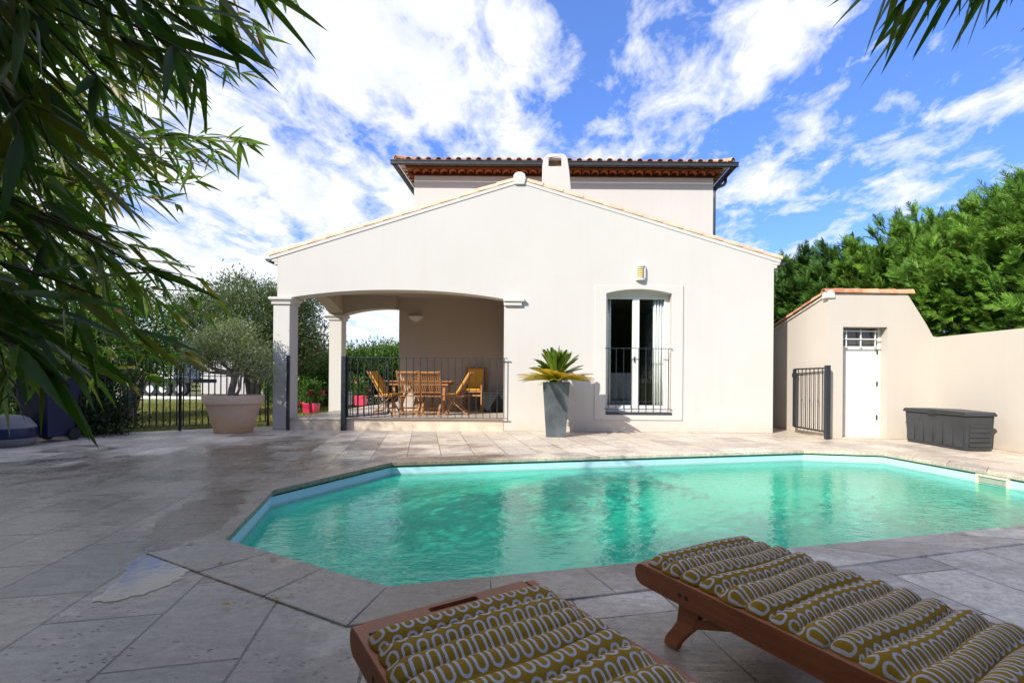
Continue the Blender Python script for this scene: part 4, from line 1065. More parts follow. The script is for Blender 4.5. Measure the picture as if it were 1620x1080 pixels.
# hedge shrubs seen through the porch
k_ = 0
for (px, top, Y, wd, lab) in ((486,540,18.5,1.0,'flowering oleander between the two porch pillars, red blossoms at its top'), (515,560,19.5,1.1,'green hedge shrub just left of the rear porch pillar'),
                         (565,545,20,1.2,'green hedge shrub seen through the porch right of the rear pillar'), (612,540,20,1.2,'green hedge shrub at the corner of the porch back wall'), (655,545,20.5,1.2,'green hedge shrub hidden behind the porch back wall'), (450,575,20,1.1,'low hedge shrub behind the front left pillar'),):
    t = W(px, top, Y); zt_ = t.z
    bl = [((t.x,Y,zt_*.45),(wd,.9,zt_*.5)), ((t.x-.3,Y,zt_*.72),(wd*.7,.8,zt_*.28)), ((t.x+.4,Y+.1,zt_*.66),(wd*.6,.8,zt_*.3))]
    gtree('oleander' if k_ == 0 else 'hedge_shrub', lab, px, 650, Y, bl, 420, 24, .15, .045, M['hedge'], .2, .6, group='hedge shrubs at the end of the lawn', cr=.2, flowers=(16, M['petal'], .12) if k_ == 0 else None, multi=False, cat='shrub'); k_ += 1
# a flowering rose by the pillar
b = G(478,665); b.y = 15.5; b.x = W(474,650,15.5).x; b.z = 0
make_tree('rose_bush', 'low rose bush with red flowers on the lawn beside the front pillar', b, [((b.x,b.y,.75),(.35,.3,.35)),((b.x+.1,b.y,.35),(.3,.3,.3))], 80, 14, .08, .045, M['citrus'],
          [([b, b+Vector((0,0,.4))],[.02,.015])], cat='shrub', clump_r=.08, flowers=(8, M['petal'], .10))

# ------------------------------------------------------------------ conifers on the right
def conifer(name, label, base, blobs, nsp, mat, size=.32, lean=(-.45,-.15,.55), group='conifers behind the shed and wall'):
    root = empty(name, base, label, 'conifer', group)
    tb = MB(); b0 = Vector(base); tops = max(blobs, key=lambda b: b[0][2])[0]
    tb.tube([b0, b0.lerp(Vector((tops[0],tops[1],tops[2])),.5), Vector(tops)], [.16,.10,.02], 8)
    for b in blobs:
        e = Vector(b[0]); a = Vector((b0.x, b0.y, max(.5,e.z-.9)))
        tb.tube([a, a.lerp(e,.6), e], [.05,.035,.012], 5)
    tb.build('trunk', M['darkbark'], root, smooth=True)
    vol = np.array([b[1][0]*b[1][1]*b[1][2] for b in blobs])**.66; pick = rng.choice(len(blobs), nsp, p=vol/vol.sum())
    c = np.array([b[0] for b in blobs])[pick]; r = np.array([b[1] for b in blobs])[pick]
    d = unit(rng.normal(size=(nsp,3))+np.array([-.15,-.55,.1])); q = rng.random(nsp)**.30
    # plumes: sprays gather along branch directions
    bumpy = 1+.16*np.sin(d[:,0]*9+pick*1.7)*np.cos(d[:,2]*8+pick)+.10*np.sin(d[:,0]*21+d[:,2]*17)
    S0 = c+d*r*(q*bumpy*.93)[:,None]
    D0 = unit(d*.75+np.array(lean)+rng.normal(size=(nsp,3))*.28)
    # plumes: leading shoots that stand out of the crown, each wrapped in sprays
    npl = max(30, nsp//45); src = rng.choice(nsp, npl); ax_ = unit(d[src]*.55+np.array(lean)*1.1+rng.normal(size=(npl,3))*.22)
    rt = c[src]+d[src]*r[src]*.86; pln = rng.uniform(.35,.85,npl)
    sel = np.where(rng.random(nsp) < .55)[0]; pk = rng.integers(0, npl, len(sel)); tt = rng.random(len(sel))**.8
    rad = unit(rng.normal(size=(len(sel),3)))
    S0[sel] = rt[pk]+ax_[pk]*(pln[pk]*tt)[:,None]+rad*(.13*(1-tt)+.015)[:,None]
    D0[sel] = unit(ax_[pk]*1.0+rad*.55+rng.normal(size=(len(sel),3))*.12)
    Nn = unit(rng.normal(size=(nsp,3))*.5+np.array([-.2,-.5,.8]))
    S = unit(np.cross(D0,Nn)); L0 = size*.85*rng.uniform(.6,1.25,nsp)
    C=[];D=[];L=[]
    K = 8
    for k in range(K):
        t = k/K; 
        p = S0+D0*(L0*t)[:,None]-np.array([0,0,1])*(L0*.12*t*t)[:,None]
        for s in (-1,1):
            C.append(p); D.append(unit(D0*.8+S*s*.62+rng.normal(size=(nsp,3))*.10)); L.append(L0*(.42*(1-t)**.7+.12))
    C.append(S0); D.append(D0); L.append(L0*1.12)
    C = np.concatenate(C); D = np.concatenate(D); L = np.concatenate(L)
    leaves('foliage', C, D, L, .0165*size/.32, mat, root, nrm=np.tile(Nn,(2*K+1,1)), ts=(0,.5,1), ws=(.6,1,.1))
    return root
conifer('conifer', 'tall bright green conifer spilling over the garden wall at right', (9.0,9.2,0),
    [BL(1675,435,9.2,1.7,1.5,1.6), BL(1630,385,9.2,.95,1,.7), BL(1570,425,10.6,1.25,1.1,1.05), BL(1520,465,10.7,1.1,.8,.85), BL(1600,465,9.6,1.1,.8,.8), BL(1500,430,10.8,.9,.8,.65), BL(1600,350,9.6,.4,.5,.35), BL(1690,480,8.4,1.2,.9,.8), BL(1500,510,10.8,.9,.6,.6), BL(1570,510,10.4,.9,.7,.6), BL(1512,488,9.75,.62,.40,.45), BL(1482,470,10.0,.5,.35,.40)], 13500, M['conifer'])
conifer('conifer', 'mid height conifer behind the right half of the shed roof', (8.3,12.3,0),
    [BL(1440,450,12.3,1.1,1,1.0), BL(1390,445,12.5,.9,.9,.7), BL(1425,415,12.5,.6,.6,.45), BL(1400,500,12.3,1.2,1,1.2), BL(1480,430,12,1,1,.9)], 6000, M['conifer'], .34)
conifer('conifer', 'conifer behind the left half of the shed roof', (7.2,13.2,0),
    [BL(1335,455,13.2,.75,.9,.65), BL(1310,480,13,.9,.9,1.0), BL(1345,520,13,1,1,1.2), BL(1325,438,13.4,.5,.6,.35)], 3800, M['coniferdark'], .34)
conifer('conifer', 'dark narrow conifer in the gap between house and shed', (6.1,14.0,0),
    [BL(1262,470,14,.75,.9,.85), BL(1240,500,14,.9,.9,1.2), BL(1285,500,13.6,.8,.9,1.0), BL(1258,440,14,.4,.5,.45), BL(1255,560,14,1.1,.9,1.0)], 3800, M['coniferdark'], .34)

# ------------------------------------------------------------------ far things over the lawn
pw0, pw1 = W(318,600,31.5), W(425,600,31.5)
pwl = empty('panel_wall', (pw0.x,31.5,0), 'pale grey panel wall across the road behind the olive', 'wall')
zt_ = W(370,578,31.5).z
for i in range(5):
    a = pw0.x-0+(pw1.x-pw0.x)*i/5; b = pw0.x+(pw1.x-pw0.x)*(i+1)/5
    MB().box(a+.01,b-.01,31.5,31.6,0,zt_).build('panel', M['panel'], pwl, bevel=.01)
MB().box(pw0.x,pw1.x,31.48,31.495,zt_*.62,zt_*.64).build('joint_strip', M['gutter'], pwl)
hb = MB(); fx0, fx1 = -26, 9
tv = empty('road_trailer', (W(270,600,27).x,27,0), 'long grey trailer with paired wheels parked on the road', 'trailer')
ta, tb_ = W(205,600,27), W(320,600,27)
MB().box(ta.x, tb_.x, 26.3, 28.2, .75, .95).build('chassis', M['rubber'], tv)
MB().box(ta.x, tb_.x-1.0, 26.3, 28.2, .96, 1.75).build('bed', M['truck'], tv, bevel=.03)
for x in (ta.x+1.0, W(262,0,27).x, W(282,0,27).x, tb_.x-.6):
    m = MB(); m.tube([(x,26.15,.42),(x,26.40,.42)], .40, 20); t = m.build('wheel', M['rubber'], tv, bevel=.03)
    m = MB(); m.tube([(x,26.12,.42),(x,26.16,.42)], .20, 16); m.build('rim', M['truck'], t)
MB().box(ta.x-.02, ta.x+.35, 26.25, 26.3, .8, 1.1).build('tail_light', M['pink'], tv)
# distant tree line
for i, (px, top, Y, wd) in enumerate(((-250,520,34,4),(-120,500,36,4),(30,530,38,4),(160,545,36,3.5),(260,555,38,3.5),(545,568,40,3.5),(640,560,42,4),(450,570,38,3))):
    t = W(px,top,Y); b = Vector((t.x,Y,0))
    labs = ['leftmost','second from the left','third from the left','fourth from the left, behind the citrus','right of the citrus','behind the porch shrubs','furthest right, behind the porch wall','behind the front pillar']
    make_tree('far_tree', 'distant round tree across the road, %s' % labs[i], b, [((t.x,Y,t.z*.55),(wd,2,t.z*.5)),((t.x-wd*.4,Y,t.z*.7),(wd*.5,1.5,t.z*.3)),((t.x+wd*.4,Y,t.z*.6),(wd*.55,1.5,t.z*.32))], 260, 18, .38, .16, M['hedge'],
              [([b,b+Vector((0,0,1.5))],[.25,.18])], M['darkbark'], 'distant trees across the road', .4)

# ------------------------------------------------------------------ grass tufts near the fence
gn = 42000
gx = rng.uniform(-16,-5.7,gn); gy = rng.uniform(9.2,21,gn)
keep = ~((gx > -9.6) & (gy < 8.55+ (gx+9.6)*.80)); keep &= ~((gx > W(456,660,YF).x-.05) & (gy<19))
gx, gy = gx[keep], gy[keep]; gn = len(gx)
o = leaves('grass', np.stack([gx,gy,np.full(gn,-.03)],1), rng.normal(size=(gn,3))*.35+np.array([0,0,1]), rng.uniform(.05,.11,gn), .012, M['grass'], None, (-9,13,0))
tag(o, 'short dry lawn grass beyond the iron fence', 'grass', None, 'stuff')

# ------------------------------------------------------------------ porch furniture
def chair_proto(cushion=False):
    r = empty('folding_chair', (0,0,0), 'x', 'chair', 'wooden folding chairs on the porch', local=True)
    m = MB()
    for i in range(7): 
        x = -.19+i*.062; m.box(x, x+.045, -.215, .215, .435, .452)
    m.box(-.2,.235,-.235,-.213,.42,.455); m.box(-.2,.235,.213,.235,.42,.455); m.build('seat', M['woodlight'], r, bevel=.003)
    for s in (-1,1):
        MB().bar((.24,s*.225,.0),(-.37,s*.225,1.0),.022,.042,(0,1,0)).build('leg', M['woodlight'], r, bevel=.003)
        MB().bar((-.30,s*.195,.0),(.20,s*.195,.44),.022,.042,(0,1,0)).build('leg', M['woodlight'], r, bevel=.003)
    m = MB(); at = lambda z: .24-.61*z
    m.bar((at(.97),-.215,.97),(at(.97),.215,.97),.022,.055,(.85,0,.52)); m.bar((at(.53),-.215,.53),(at(.53),.215,.53),.022,.045,(.85,0,.52))
    for i in range(8):
        y = -.175+i*.05; m.bar((at(.53),y,.53),(at(.96),y,.96),.028,.012,(1,0,0))
    m.build('backrest', M['woodlight'], r)
    MB().bar((-.2,-.195,.09),(-.2,.195,.09),.02,.03).build('stretcher', M['woodlight'], r); MB().bar((.14,-.225,.16),(.14,.225,.16),.02,.03).build('stretcher', M['woodlight'], r)
    return r
ch0 = chair_proto()
def pf(px, Y): return (W(px,640,Y).x, Y, ZF)
spots = [((722,11.75), 180, 'folding chair at the right end of the porch table, facing left'),
         ((612,11.5), -8, 'folding chair at the left end of the porch table, facing right'),
         ((650,11.35), 90, 'folding chair on the near side of the porch table, left one'),
         ((683,11.35), 92, 'folding chair on the near side of the porch table, right one'),
         ((672,12.8), -90, 'folding chair on the far side of the porch table')]
for i, ((px,Y), rz, lab) in enumerate(spots):
    c = ch0 if i == 0 else copy_tree(ch0)
    c.location = pf(px,Y); c.rotation_euler = (0,0,R(rz)); c['label'] = lab
def drape(px, Y, rz, lab):
    m = MB(); at = lambda z: .24-.61*z
    m.bar((at(.50)+.035,0,.50),(at(.99)+.035,0,.99),.40,.035,(1,0,0)); m.box(-.05,.22,-.20,.20,.455,.49)
    o = m.build('chair_cushion', M['yellow'], None, (0,0,0), bevel=.012); o.location = pf(px,Y); o.rotation_euler = (0,0,R(rz)); tag(o, lab, 'cushion', 'yellow chair cushions')
drape(612,11.5,-8,'yellow cushion on the folding chair at the left end of the table')
drape(722,11.75,180,'yellow cushion on the folding chair at the right end of the table')
t = empty('dining_table', pf(668,12.1), 'slatted wooden dining table on the porch', 'table'); tx, ty = t.location.x, 12.1
m = MB(); 
for i in range(9): m.box(tx-.78, tx+.78, ty-.45+i*.1, ty-.45+i*.1+.088, ZF+.76, ZF+.785)
m.build('tabletop', M['woodlight'], t, bevel=.003)
MB().box(tx-.7,tx+.7,ty-.4,ty-.375,ZF+.68,ZF+.757).box(tx-.7,tx+.7,ty+.375,ty+.4,ZF+.68,ZF+.757).build('apron', M['woodlight'], t)
for sx in (-.62,.56):
    for sy in (-.35,.29): MB().box(tx+sx,tx+sx+.06,ty+sy,ty+sy+.06,ZF,ZF+.757).build('leg', M['woodlight'], t, bevel=.004)
MB().bar((tx+.56,ty,ZF+.25),(tx+.2,ty,ZF+.70),.04,.05).bar((tx-.56,ty,ZF+.25),(tx-.2,ty,ZF+.70),.04,.05).build('brace', M['woodlight'], t)
# tall armchairs stacked near the wall
def stack_chair(px, Y, dz, lab, rz):
    p = pf(px,Y); r = empty('garden_armchair', (p[0],p[1],ZF+dz), lab, 'armchair', 'stacked wooden armchairs', local=True, rz=rz)
    m = MB(); m.box(-.25,.25,-.24,-.21,.40,.44)
    for i in range(7): m.box(-.24+i*.07,-.24+i*.07+.05,-.21,.22,.42,.44)
    m.build('seat', M['woodlight'], r)
    for sx in (-.27,.24):
        MB().box(sx,sx+.035,-.24,-.2,0,.66).build('leg', M['woodlight'], r, bevel=.003)
        MB().bar((sx+.017,.24,0),(sx+.017,.30,1.06),.035,.04,(0,1,0)).build('leg', M['woodlight'], r, bevel=.003)
        MB().box(sx-.01,sx+.045,-.27,.26,.66,.685).build('armrest', M['woodlight'], r, bevel=.003)
    m = MB(); m.box(-.235,.24,.275,.30,.98,1.05); m.box(-.235,.24,.255,.28,.50,.54)
    for i in range(8): m.bar((-.2+i*.058,.265,.54),(-.2+i*.058,.287,.98),.03,.012,(0,1,0))
    m.build('backrest', M['woodlight'], r); return r
stack_chair(749,12.9,0,'lower wooden armchair of the stack by the right porch wall', R(-6))
sc2 = stack_chair(749,12.86,.10,'upper wooden armchair of the stack by the right porch wall', R(-6))
m = MB().box(-.21,.21,.19,.235,.47,1.02); m.box(-.21,.21,-.2,.2,.455,.50)
o = m.build('chair_cushion', M['yellow'], None, (0,0,0), bevel=.02); o.location = (sc2.location.x,sc2.location.y,ZF+.09); o.rotation_euler = (0,0,R(-6)); tag(o, 'yellow cushion leaning in the stacked armchairs', 'cushion', 'yellow chair cushions')
# black chest at the right of the porch
a = W(764,620,12.6); b = W(797,620,12.6)
bb = empty('black_chest', (a.x+.3,12.8,ZF), 'black storage chest in the right corner of the porch', 'chest')
zt_ = W(780,620,12.6).z
MB().box(a.x, a.x+.75, 12.6, 13.15, ZF, zt_-.05).build('body', M['black'], bb, bevel=.01); MB().box(a.x-.01, a.x+.76, 12.59, 13.16, zt_-.05, zt_).build('lid', M['black'], bb, bevel=.01)

# red flower pots on the porch floor
def small_pot(px, py, Y, w_, h_, mat, label, plab, flowers=True):
    p = W(px,py,Y); p.z = ZF; x, y = p.x, p.y
    m = MB(); e = w_/2; f = e*.9
    m.add([(x-f,y-f,ZF),(x+f,y-f,ZF),(x+f,y+f,ZF),(x-f,y+f,ZF),(x-e,y-e,ZF+h_),(x+e,y-e,ZF+h_),(x+e,y+e,ZF+h_),(x-e,y+e,ZF+h_),(x-e+.02,y-e+.02,ZF+h_),(x+e-.02,y-e+.02,ZF+h_),(x+e-.02,y+e-.02,ZF+h_),(x-e+.02,y+e-.02,ZF+h_)],
          [(3,2,1,0)]+[(a+k,a+(k+1)%4,a+4+(k+1)%4,a+4+k) for a in (0,4) for k in range(4)])
    r = empty('flower_pot', (x,y,ZF), label, 'pot'); m.build('pot_body', mat, r, bevel=.006)
    MB().box(x-e+.02,x+e-.02,y-e+.02,y+e-.02,ZF+h_-.06,ZF+h_-.03).build('soil', M['soil'], r)
    b = Vector((x,y,ZF+h_-.04))
    make_tree('potted_plant', plab, b, [((x,y,ZF+h_+.18),(.22,.2,.2)),((x+.03,y,ZF+h_+.38),(.17,.15,.16))], 60, 16, .07, .035, M['citrus'],
              [([b,b+Vector((.02,0,.25))],[.012,.008])], None, None, .06, 'plant', flowers=(5, M['petal'], .07) if flowers else None)
small_pot(492.5, 652, 12.0, .30, .23, M['pink'], 'square pink pot on the porch edge between the pillars', 'leafy plant in the square pink pot between the pillars')
small_pot(571, 640, 15.4, .30, .30, M['pink'], 'pink pot on the terrace behind the iron gate leaf', 'leafy plant with red blooms in the pink pot behind the gate leaf')
small_pot(553, 640, 15.6, .28, .42, M['greypot'], 'dark grey pot beside the rear pink pot', 'spiky green plant in the dark grey pot', False)

# ------------------------------------------------------------------ bin and sack on the far left
b0 = G(50,701); bn = empty('wheelie_bin', (b0.x,b0.y+.25,0), 'dark blue wheeled bin in the shade at far left', 'bin')
m = MB(); x, y = b0.x, b0.y+.28; zb_ = 1.02
m.hexa([(x-.2,y-.22,.08),(x+.2,y-.22,.08),(x+.2,y+.22,.08),(x-.2,y+.22,.08)], [(x-.26,y-.3,zb_),(x+.26,y-.3,zb_),(x+.26,y+.3,zb_),(x-.26,y+.3,zb_)])
m.build('body', M['plastic_blue'], bn, bevel=.02)
m = MB(); m.hexa([(x-.28,y-.32,zb_+.003),(x+.28,y-.32,zb_+.003),(x+.28,y+.32,zb_+.003),(x-.28,y+.32,zb_+.003)], [(x-.24,y-.26,zb_+.07),(x+.24,y-.26,zb_+.07),(x+.24,y+.30,zb_+.10),(x-.24,y+.30,zb_+.10)]); m.build('lid', M['plastic_blue'], bn, bevel=.015)
for s in (-.22,.22): MB().tube([(x+s-.03,y+.2,.1),(x+s+.03,y+.2,.1)], .1, 16).build('wheel', M['rubber'], bn)
b1 = G(15,705); x, y = b1.x, b1.y
m = MB(); m.lathe([(.001,0),(.27,0),(.32,.12),(.30,.30),(.22,.42),(.12,.47),(.001,.48)], (x,y,0), 18)
o = m.build('garden_sack', M['sack'], None, (x,y,0), smooth='all'); tag(o, 'rounded white and blue sack on the deck in front of the blue bin', 'sack')
m = MB(); m.lathe([(.305,.10),(.325,.13),(.308,.27),(.296,.29)], (x,y,0), 18)
c = m.build('blue_band', M['plastic_blue'], o, smooth='all')

# ------------------------------------------------------------------ sun loungers
def lounger(E1, along, width, label, clabel, ridges, sag=0.0, seed=0):
    """E1 = top of the head end, left rail; along = unit direction of the rails"""
    al = Vector((*along,0)).normalized(); ac = Vector((-al.y,al.x,0))   # across: to the right as seen from the head
    if ac.dot(Vector((1,.5,0))) < 0: ac = -ac
    ang = math.atan2(al.y, al.x); L = 1.95; Zt = .30
    loc = Vector((E1.x,E1.y,0))
    root = empty('sun_lounger', loc, label, 'sun lounger', 'wooden sun loungers by the pool', local=True, rz=ang)
    s = -1 if (Matrix.Rotation(ang,3,'Z') @ Vector((0,1,0))).dot(ac) < 0 else 1
    # local: x along rails, y*s across
    Y_ = lambda v: v*s
    hR = .088
    for yy in (0.0, width-.032):
        prof = []
        for k in range(9):
            t = PI/2+PI*k/8; prof.append((.045+.045*math.cos(t), Zt-hR/2+hR/2*math.sin(t)))
        prof = prof+[(.35,Zt-hR),(L,Zt-hR),(L,Zt)]
        m = MB(); a, b = sorted((Y_(yy), Y_(yy+.032))); m.prism(prof, [], a, b, 'y').build('side_rail', M['wood'], root, bevel=.006)
    a, b = sorted((Y_(.032), Y_(width-.032)))
    # head board with hand slot, flush with rails
    m = MB(); ym = (a+b)/2; hw = .09
    hs = [(.042+.013*math.cos(2*PI*k/8)*1.0, 0) for k in range(0)]
    outl = [(.012,a),(.095,a),(.095,b),(.012,b)]
    slot = [(.040,ym-hw),(.064,ym-hw),(.068,ym-hw+.01),(.068,ym+hw-.01),(.064,ym+hw),(.040,ym+hw),(.036,ym+hw-.01),(.036,ym-hw+.01)]
    m.prism(outl, [slot], Zt-.026, Zt-.004, 'z').build('head_board', M['wood'], root, bevel=.003)
    m = MB()
    for i in range(17): m.box(.12+i*.105, .12+i*.105+.07, a, b, Zt-.036, Zt-.018)
    m.build('slats', M['wood'], root, bevel=.002)
    for yy in (.036, width-.036-.028):
        y0, y1 = sorted((Y_(yy), Y_(yy+.028)))
        pl_ = [(.215,Zt-.02),(.325,Zt-.02),(.325,Zt-.12),(.300,.115),(.262,.075),(.225,.03),(.212,0),(.140,0),(.150,.035),(.185,.08),(.212,.12),(.222,Zt-.12)]
        m = MB(); m.prism(pl_, [], y0, y1, 'y').build('leg', M['wood'], root, bevel=.005)
        pl2 = [(1.60,Zt-.02),(1.68,Zt-.02),(1.70,0),(1.63,0)]
        MB().prism(pl2, [], y0, y1, 'y').build('leg', M['wood'], root, bevel=.005)
        MB().bar((.27,(y0+y1)/2,.13),(.56,(y0+y1)/2,Zt-.06),.024,.035,(0,0,1)).build('brace', M['wood'], root, bevel=.003)
    a2, b2 = sorted((Y_(.064), Y_(width-.064)))
    MB().box(.235,.262,a2,b2,.10,.14).build('stretcher', M['wood'], root, bevel=.003)
    for x in (.262,.298):
        for yy in (-.003, width-.001):
            y0, y1 = sorted((Y_(yy), Y_(yy+.004))); m = MB(); m.tube([(x,y0,Zt-.05),(x,y1,Zt-.05)], .008, 10); m.build('bolt', M['bolt'], root)
    # black webbing pad under the cushion
    a3, b3 = sorted((Y_(.036), Y_(width-.036)))
    MB().box(.10, L-.05, a3, b3, Zt-.017, Zt-.002).build('base_cloth', M['black'], root)
    # cushion: rows of padded channels
    o = MB(); P = .097; nr = ridges; nu, nv = 30, 12*nr; cw = width-.03+.02; x0 = .135 if sag == 0 else .05; HK = .028 if sag == 0 else .036
    vs = []; uv = []; arc = 0; prevp = None
    prof = []
    for j in range(nv+1):
        v = j/nv*nr; fr_ = v-math.floor(v) if j < nv else 0
        k = math.sin(PI*(v % 1.0)) if j not in (0,nv) else 0
        h = .008+HK*abs(k)**.7
        if j == 0 or j == nv: h = .004
        x = x0+v*P
        prof.append((x,h))
    for j, (x, h) in enumerate(prof):
        if j: arc += math.hypot(x-prof[j-1][0], h-prof[j-1][1])
        ridge = int(min(j/12, nr-1e-6)); jit = (.010*math.sin(ridge*2.3+seed), .010*math.cos(ridge*1.7+seed))
        pin = 1-abs(math.sin(PI*(j/nv*nr % 1.0)))**.5 if 0 < j < nv else 1
        for i in range(nu+1):
            t = i/nu; e = min(t,1-t)*2
            prof_u = min(1, (e/.16))**.5 if e < .16 else 1
            hh = h*prof_u*(1+.06*math.sin(9*t+ridge*1.3+seed))+.003
            yw = .006+(t*(cw-.02))+(pin*.012*(1 if t < .5 else -1)*(1-min(1,e/.15)))+(jit[0] if t < .1 else (jit[1] if t > .9 else 0))*.6
            xx = x+.006*math.sin(7*t+ridge+seed)
            zz_ = Zt+hh-sag*4*t*(1-t)*.5+.004*math.sin(x*5)
            vs.append((xx, Y_(.005+yw), max(zz_, Zt+.0005))); uv.append((t*cw, arc*.92))
    fs = [(j*(nu+1)+i, j*(nu+1)+i+1, (j+1)*(nu+1)+i+1, (j+1)*(nu+1)+i) for j in range(nv) for i in range(nu)]
    nt_ = len(vs)
    # underside
    for j, (x, h) in enumerate(prof):
        for i in (0,nu): 
            v = vs[j*(nu+1)+i]; vs.append((v[0], v[1], Zt+.0002)); uv.append(uv[j*(nu+1)+i])
    for j in range(nv):
        fs.append((j*(nu+1), (j+1)*(nu+1), nt_+(j+1)*2, nt_+j*2)); fs.append((j*(nu+1)+nu, nt_+j*2+1, nt_+(j+1)*2+1, (j+1)*(nu+1)+nu))
        fs.append((nt_+j*2, nt_+(j+1)*2, nt_+(j+1)*2+1, nt_+j*2+1))
    o.v = vs; o.f = fs; o.uv = uv
    q = o.build('lounger_cushion', M['cushion'], None, (0,0,0), smooth='all')
    q.location = loc; q.rotation_euler = (0,0,ang)
    tag(q, clabel, 'cushion', 'patterned lounger cushions')
    return root
def Zp(px, py, z): 
    v = (py-V0)-ROLL*(px-U0); return W(px, py, (EYE-z)*F/v)
e1 = Zp(553,984,.30); e2 = Zp(836,912,.30); f1 = Zp(1112,1080,.30)
ax = (f1-e2); wdt = (e2-e1).length
lounger(e1, (ax.x,ax.y), wdt, 'nearer left wooden sun lounger with hand slot in its head board', 'mustard cushion with grey loops on the left lounger', 18, 0, .4)
e3 = Zp(1004,886,.30); f3 = Zp(1400,1076,.30); ax3 = f3-e3
lounger(e3, (ax3.x,ax3.y), .66, 'right wooden sun lounger angled out of the lower right corner', 'mustard cushion with grey loops on the right lounger', 18, .0001, 1.9)

# ------------------------------------------------------------------ bamboo
def bamboo(name, label, culms, branches, lL, lW, mat, group='bamboo clumps around the deck', per=(2,4), step=.055, down=.55, spread=.42):
    base = culms[0][0]
    root = empty(name, base, label, 'bamboo', group)
    m = MB()
    for pts in culms:
        q = [Vector(p) for p in pts]; m.tube(q, [.018*(1-.55*i/(len(q)-1)) for i in range(len(q))], 8)
        for i in range(len(q)-1):
            for t in (0,.5): 
                c = q[i].lerp(q[i+1],t); d = (q[i+1]-q[i]).normalized(); m.tube([c-d*.006, c+d*.006], .021*(1-.55*i/(len(q)-1)), 8)
    m.build('culms', M['culm'], root, smooth=True)
    C=[];D=[];L=[];tw = MB()
    for (a, b, sagb) in branches:
        a = Vector(a); b = Vector(b); Ln = (b-a).length; k = 7
        pts = [a.lerp(b,t/k)+Vector((0,0,1))*sagb*Ln*math.sin(PI*t/k) for t in range(k+1)]
        tw.tube(pts, [.0045*(1-.7*i/k)+.0008 for i in range(k+1)], 4, False)
        s = Ln*.18
        while s < Ln:
            t = s/Ln; i = min(k-1,int(t*k)); p = pts[i].lerp(pts[i+1], t*k-i); d = (pts[i+1]-pts[i]).normalized()
            # a side twig with a fan of leaves at its end
            sd = d.cross(Vector((random.gauss(0,1),random.gauss(0,1),random.gauss(0,1)))).normalized()
            tl = random.uniform(.02,.16)*(1.15-t*.7)*(lL/.13); td = (d*.8+sd*.55+Vector((0,0,-.15))).normalized(); e = p+td*tl
            if tl > .05: tw.tube([p, e], [.0016,.0009], 3, False)
            for _ in range(random.randint(*per)):
                ld = (td*.75+Vector((random.gauss(0,spread),random.gauss(0,spread),random.gauss(0,spread*.7)-down))).normalized()
                C.append(e-td*random.uniform(0,.03)); D.append(ld); L.append(lL*random.choice((.55,.8,1,1,1.2,1.35))*random.uniform(.85,1.15))
            s += step*random.uniform(.7,1.3)*(lL/.13)
    tw.build('twigs', M['twig'], root)
    L = np.array(L); n_ = len(L); D = np.array([tuple(d) for d in D])
    nr_ = unit(rng.normal(size=(n_,3))*.65+np.array([.1,-.75,.35]))
    leaves('leaves', np.array([tuple(c) for c in C]), D, L, L*lW, mat, root, nrm=nr_, ts=(0,.06,.22,.5,.78,1), ws=(.08,.55,1,.92,.5,.02), droop=.16, fold=.10)
    return root
ENV = [(-80,520),(-20,505),(60,470),(110,430),(150,395),(190,330),(230,330),(270,280),(320,235),(370,250),(420,300),(470,300),(520,270),(560,250),(600,225),(640,170),(680,110),(715,60)]
def env(y):
    for (y0,x0),(y1,x1) in zip(ENV,ENV[1:]):
        if y0 <= y <= y1: return x0+(x1-x0)*(y-y0)/(y1-y0)
    return 60
# near clump: big leaves
culmN = [[(-1.35,.85,0),(-1.38,.95,1.0),(-1.30,1.05,2.0),(-1.05,1.15,2.7),(-.6,1.2,3.1)], [(-1.6,1.1,0),(-1.62,1.15,1.2),(-1.5,1.2,2.2),(-1.2,1.25,2.9)], [(-1.5,.6,0),(-1.5,.7,1.1),(-1.4,.8,2.1),(-1.1,.9,2.8)]]
br = []
for i in range(17):
    y = random.choice((random.uniform(-120,130),random.uniform(-120,500))); Y = random.uniform(.95,1.5)
    xe = env(max(-80,y))*random.uniform(.05,.66)-20
    e = W(xe, y, Y); a = Vector((-1.4+random.uniform(-.15,.15), 1.0+random.uniform(-.2,.2), e.z+random.uniform(.15,.75)))
    br.append((a, e, random.uniform(.02,.10)))
for (x,y,Y) in ((395,20,1.15),(350,75,1.1),(330,105,1.2),(300,85,1.05),(250,100,1.15),(415,-15,1.2),(180,150,1.1),(150,190,1.1),(200,395,1.1),(230,430,1.15),(160,470,1.0),(100,520,.95),(190,520,1.1),(60,575,.95),(110,610,1.0),(25,610,.9),(0,560,.85),(140,560,1.05),(240,10,1.05),(300,-10,1.1),(120,60,1.0),(60,100,1.0)):
    e = W(x,y,Y); a = Vector((-1.4, 1.0, e.z+random.uniform(.05,.4))); br.append((a,e,.05))
bamboo('bamboo', 'near bamboo with large dark leaves hanging over the left of the view', culmN, br, .135, .125, M['bamboo'], step=.078, down=.14, spread=.30)
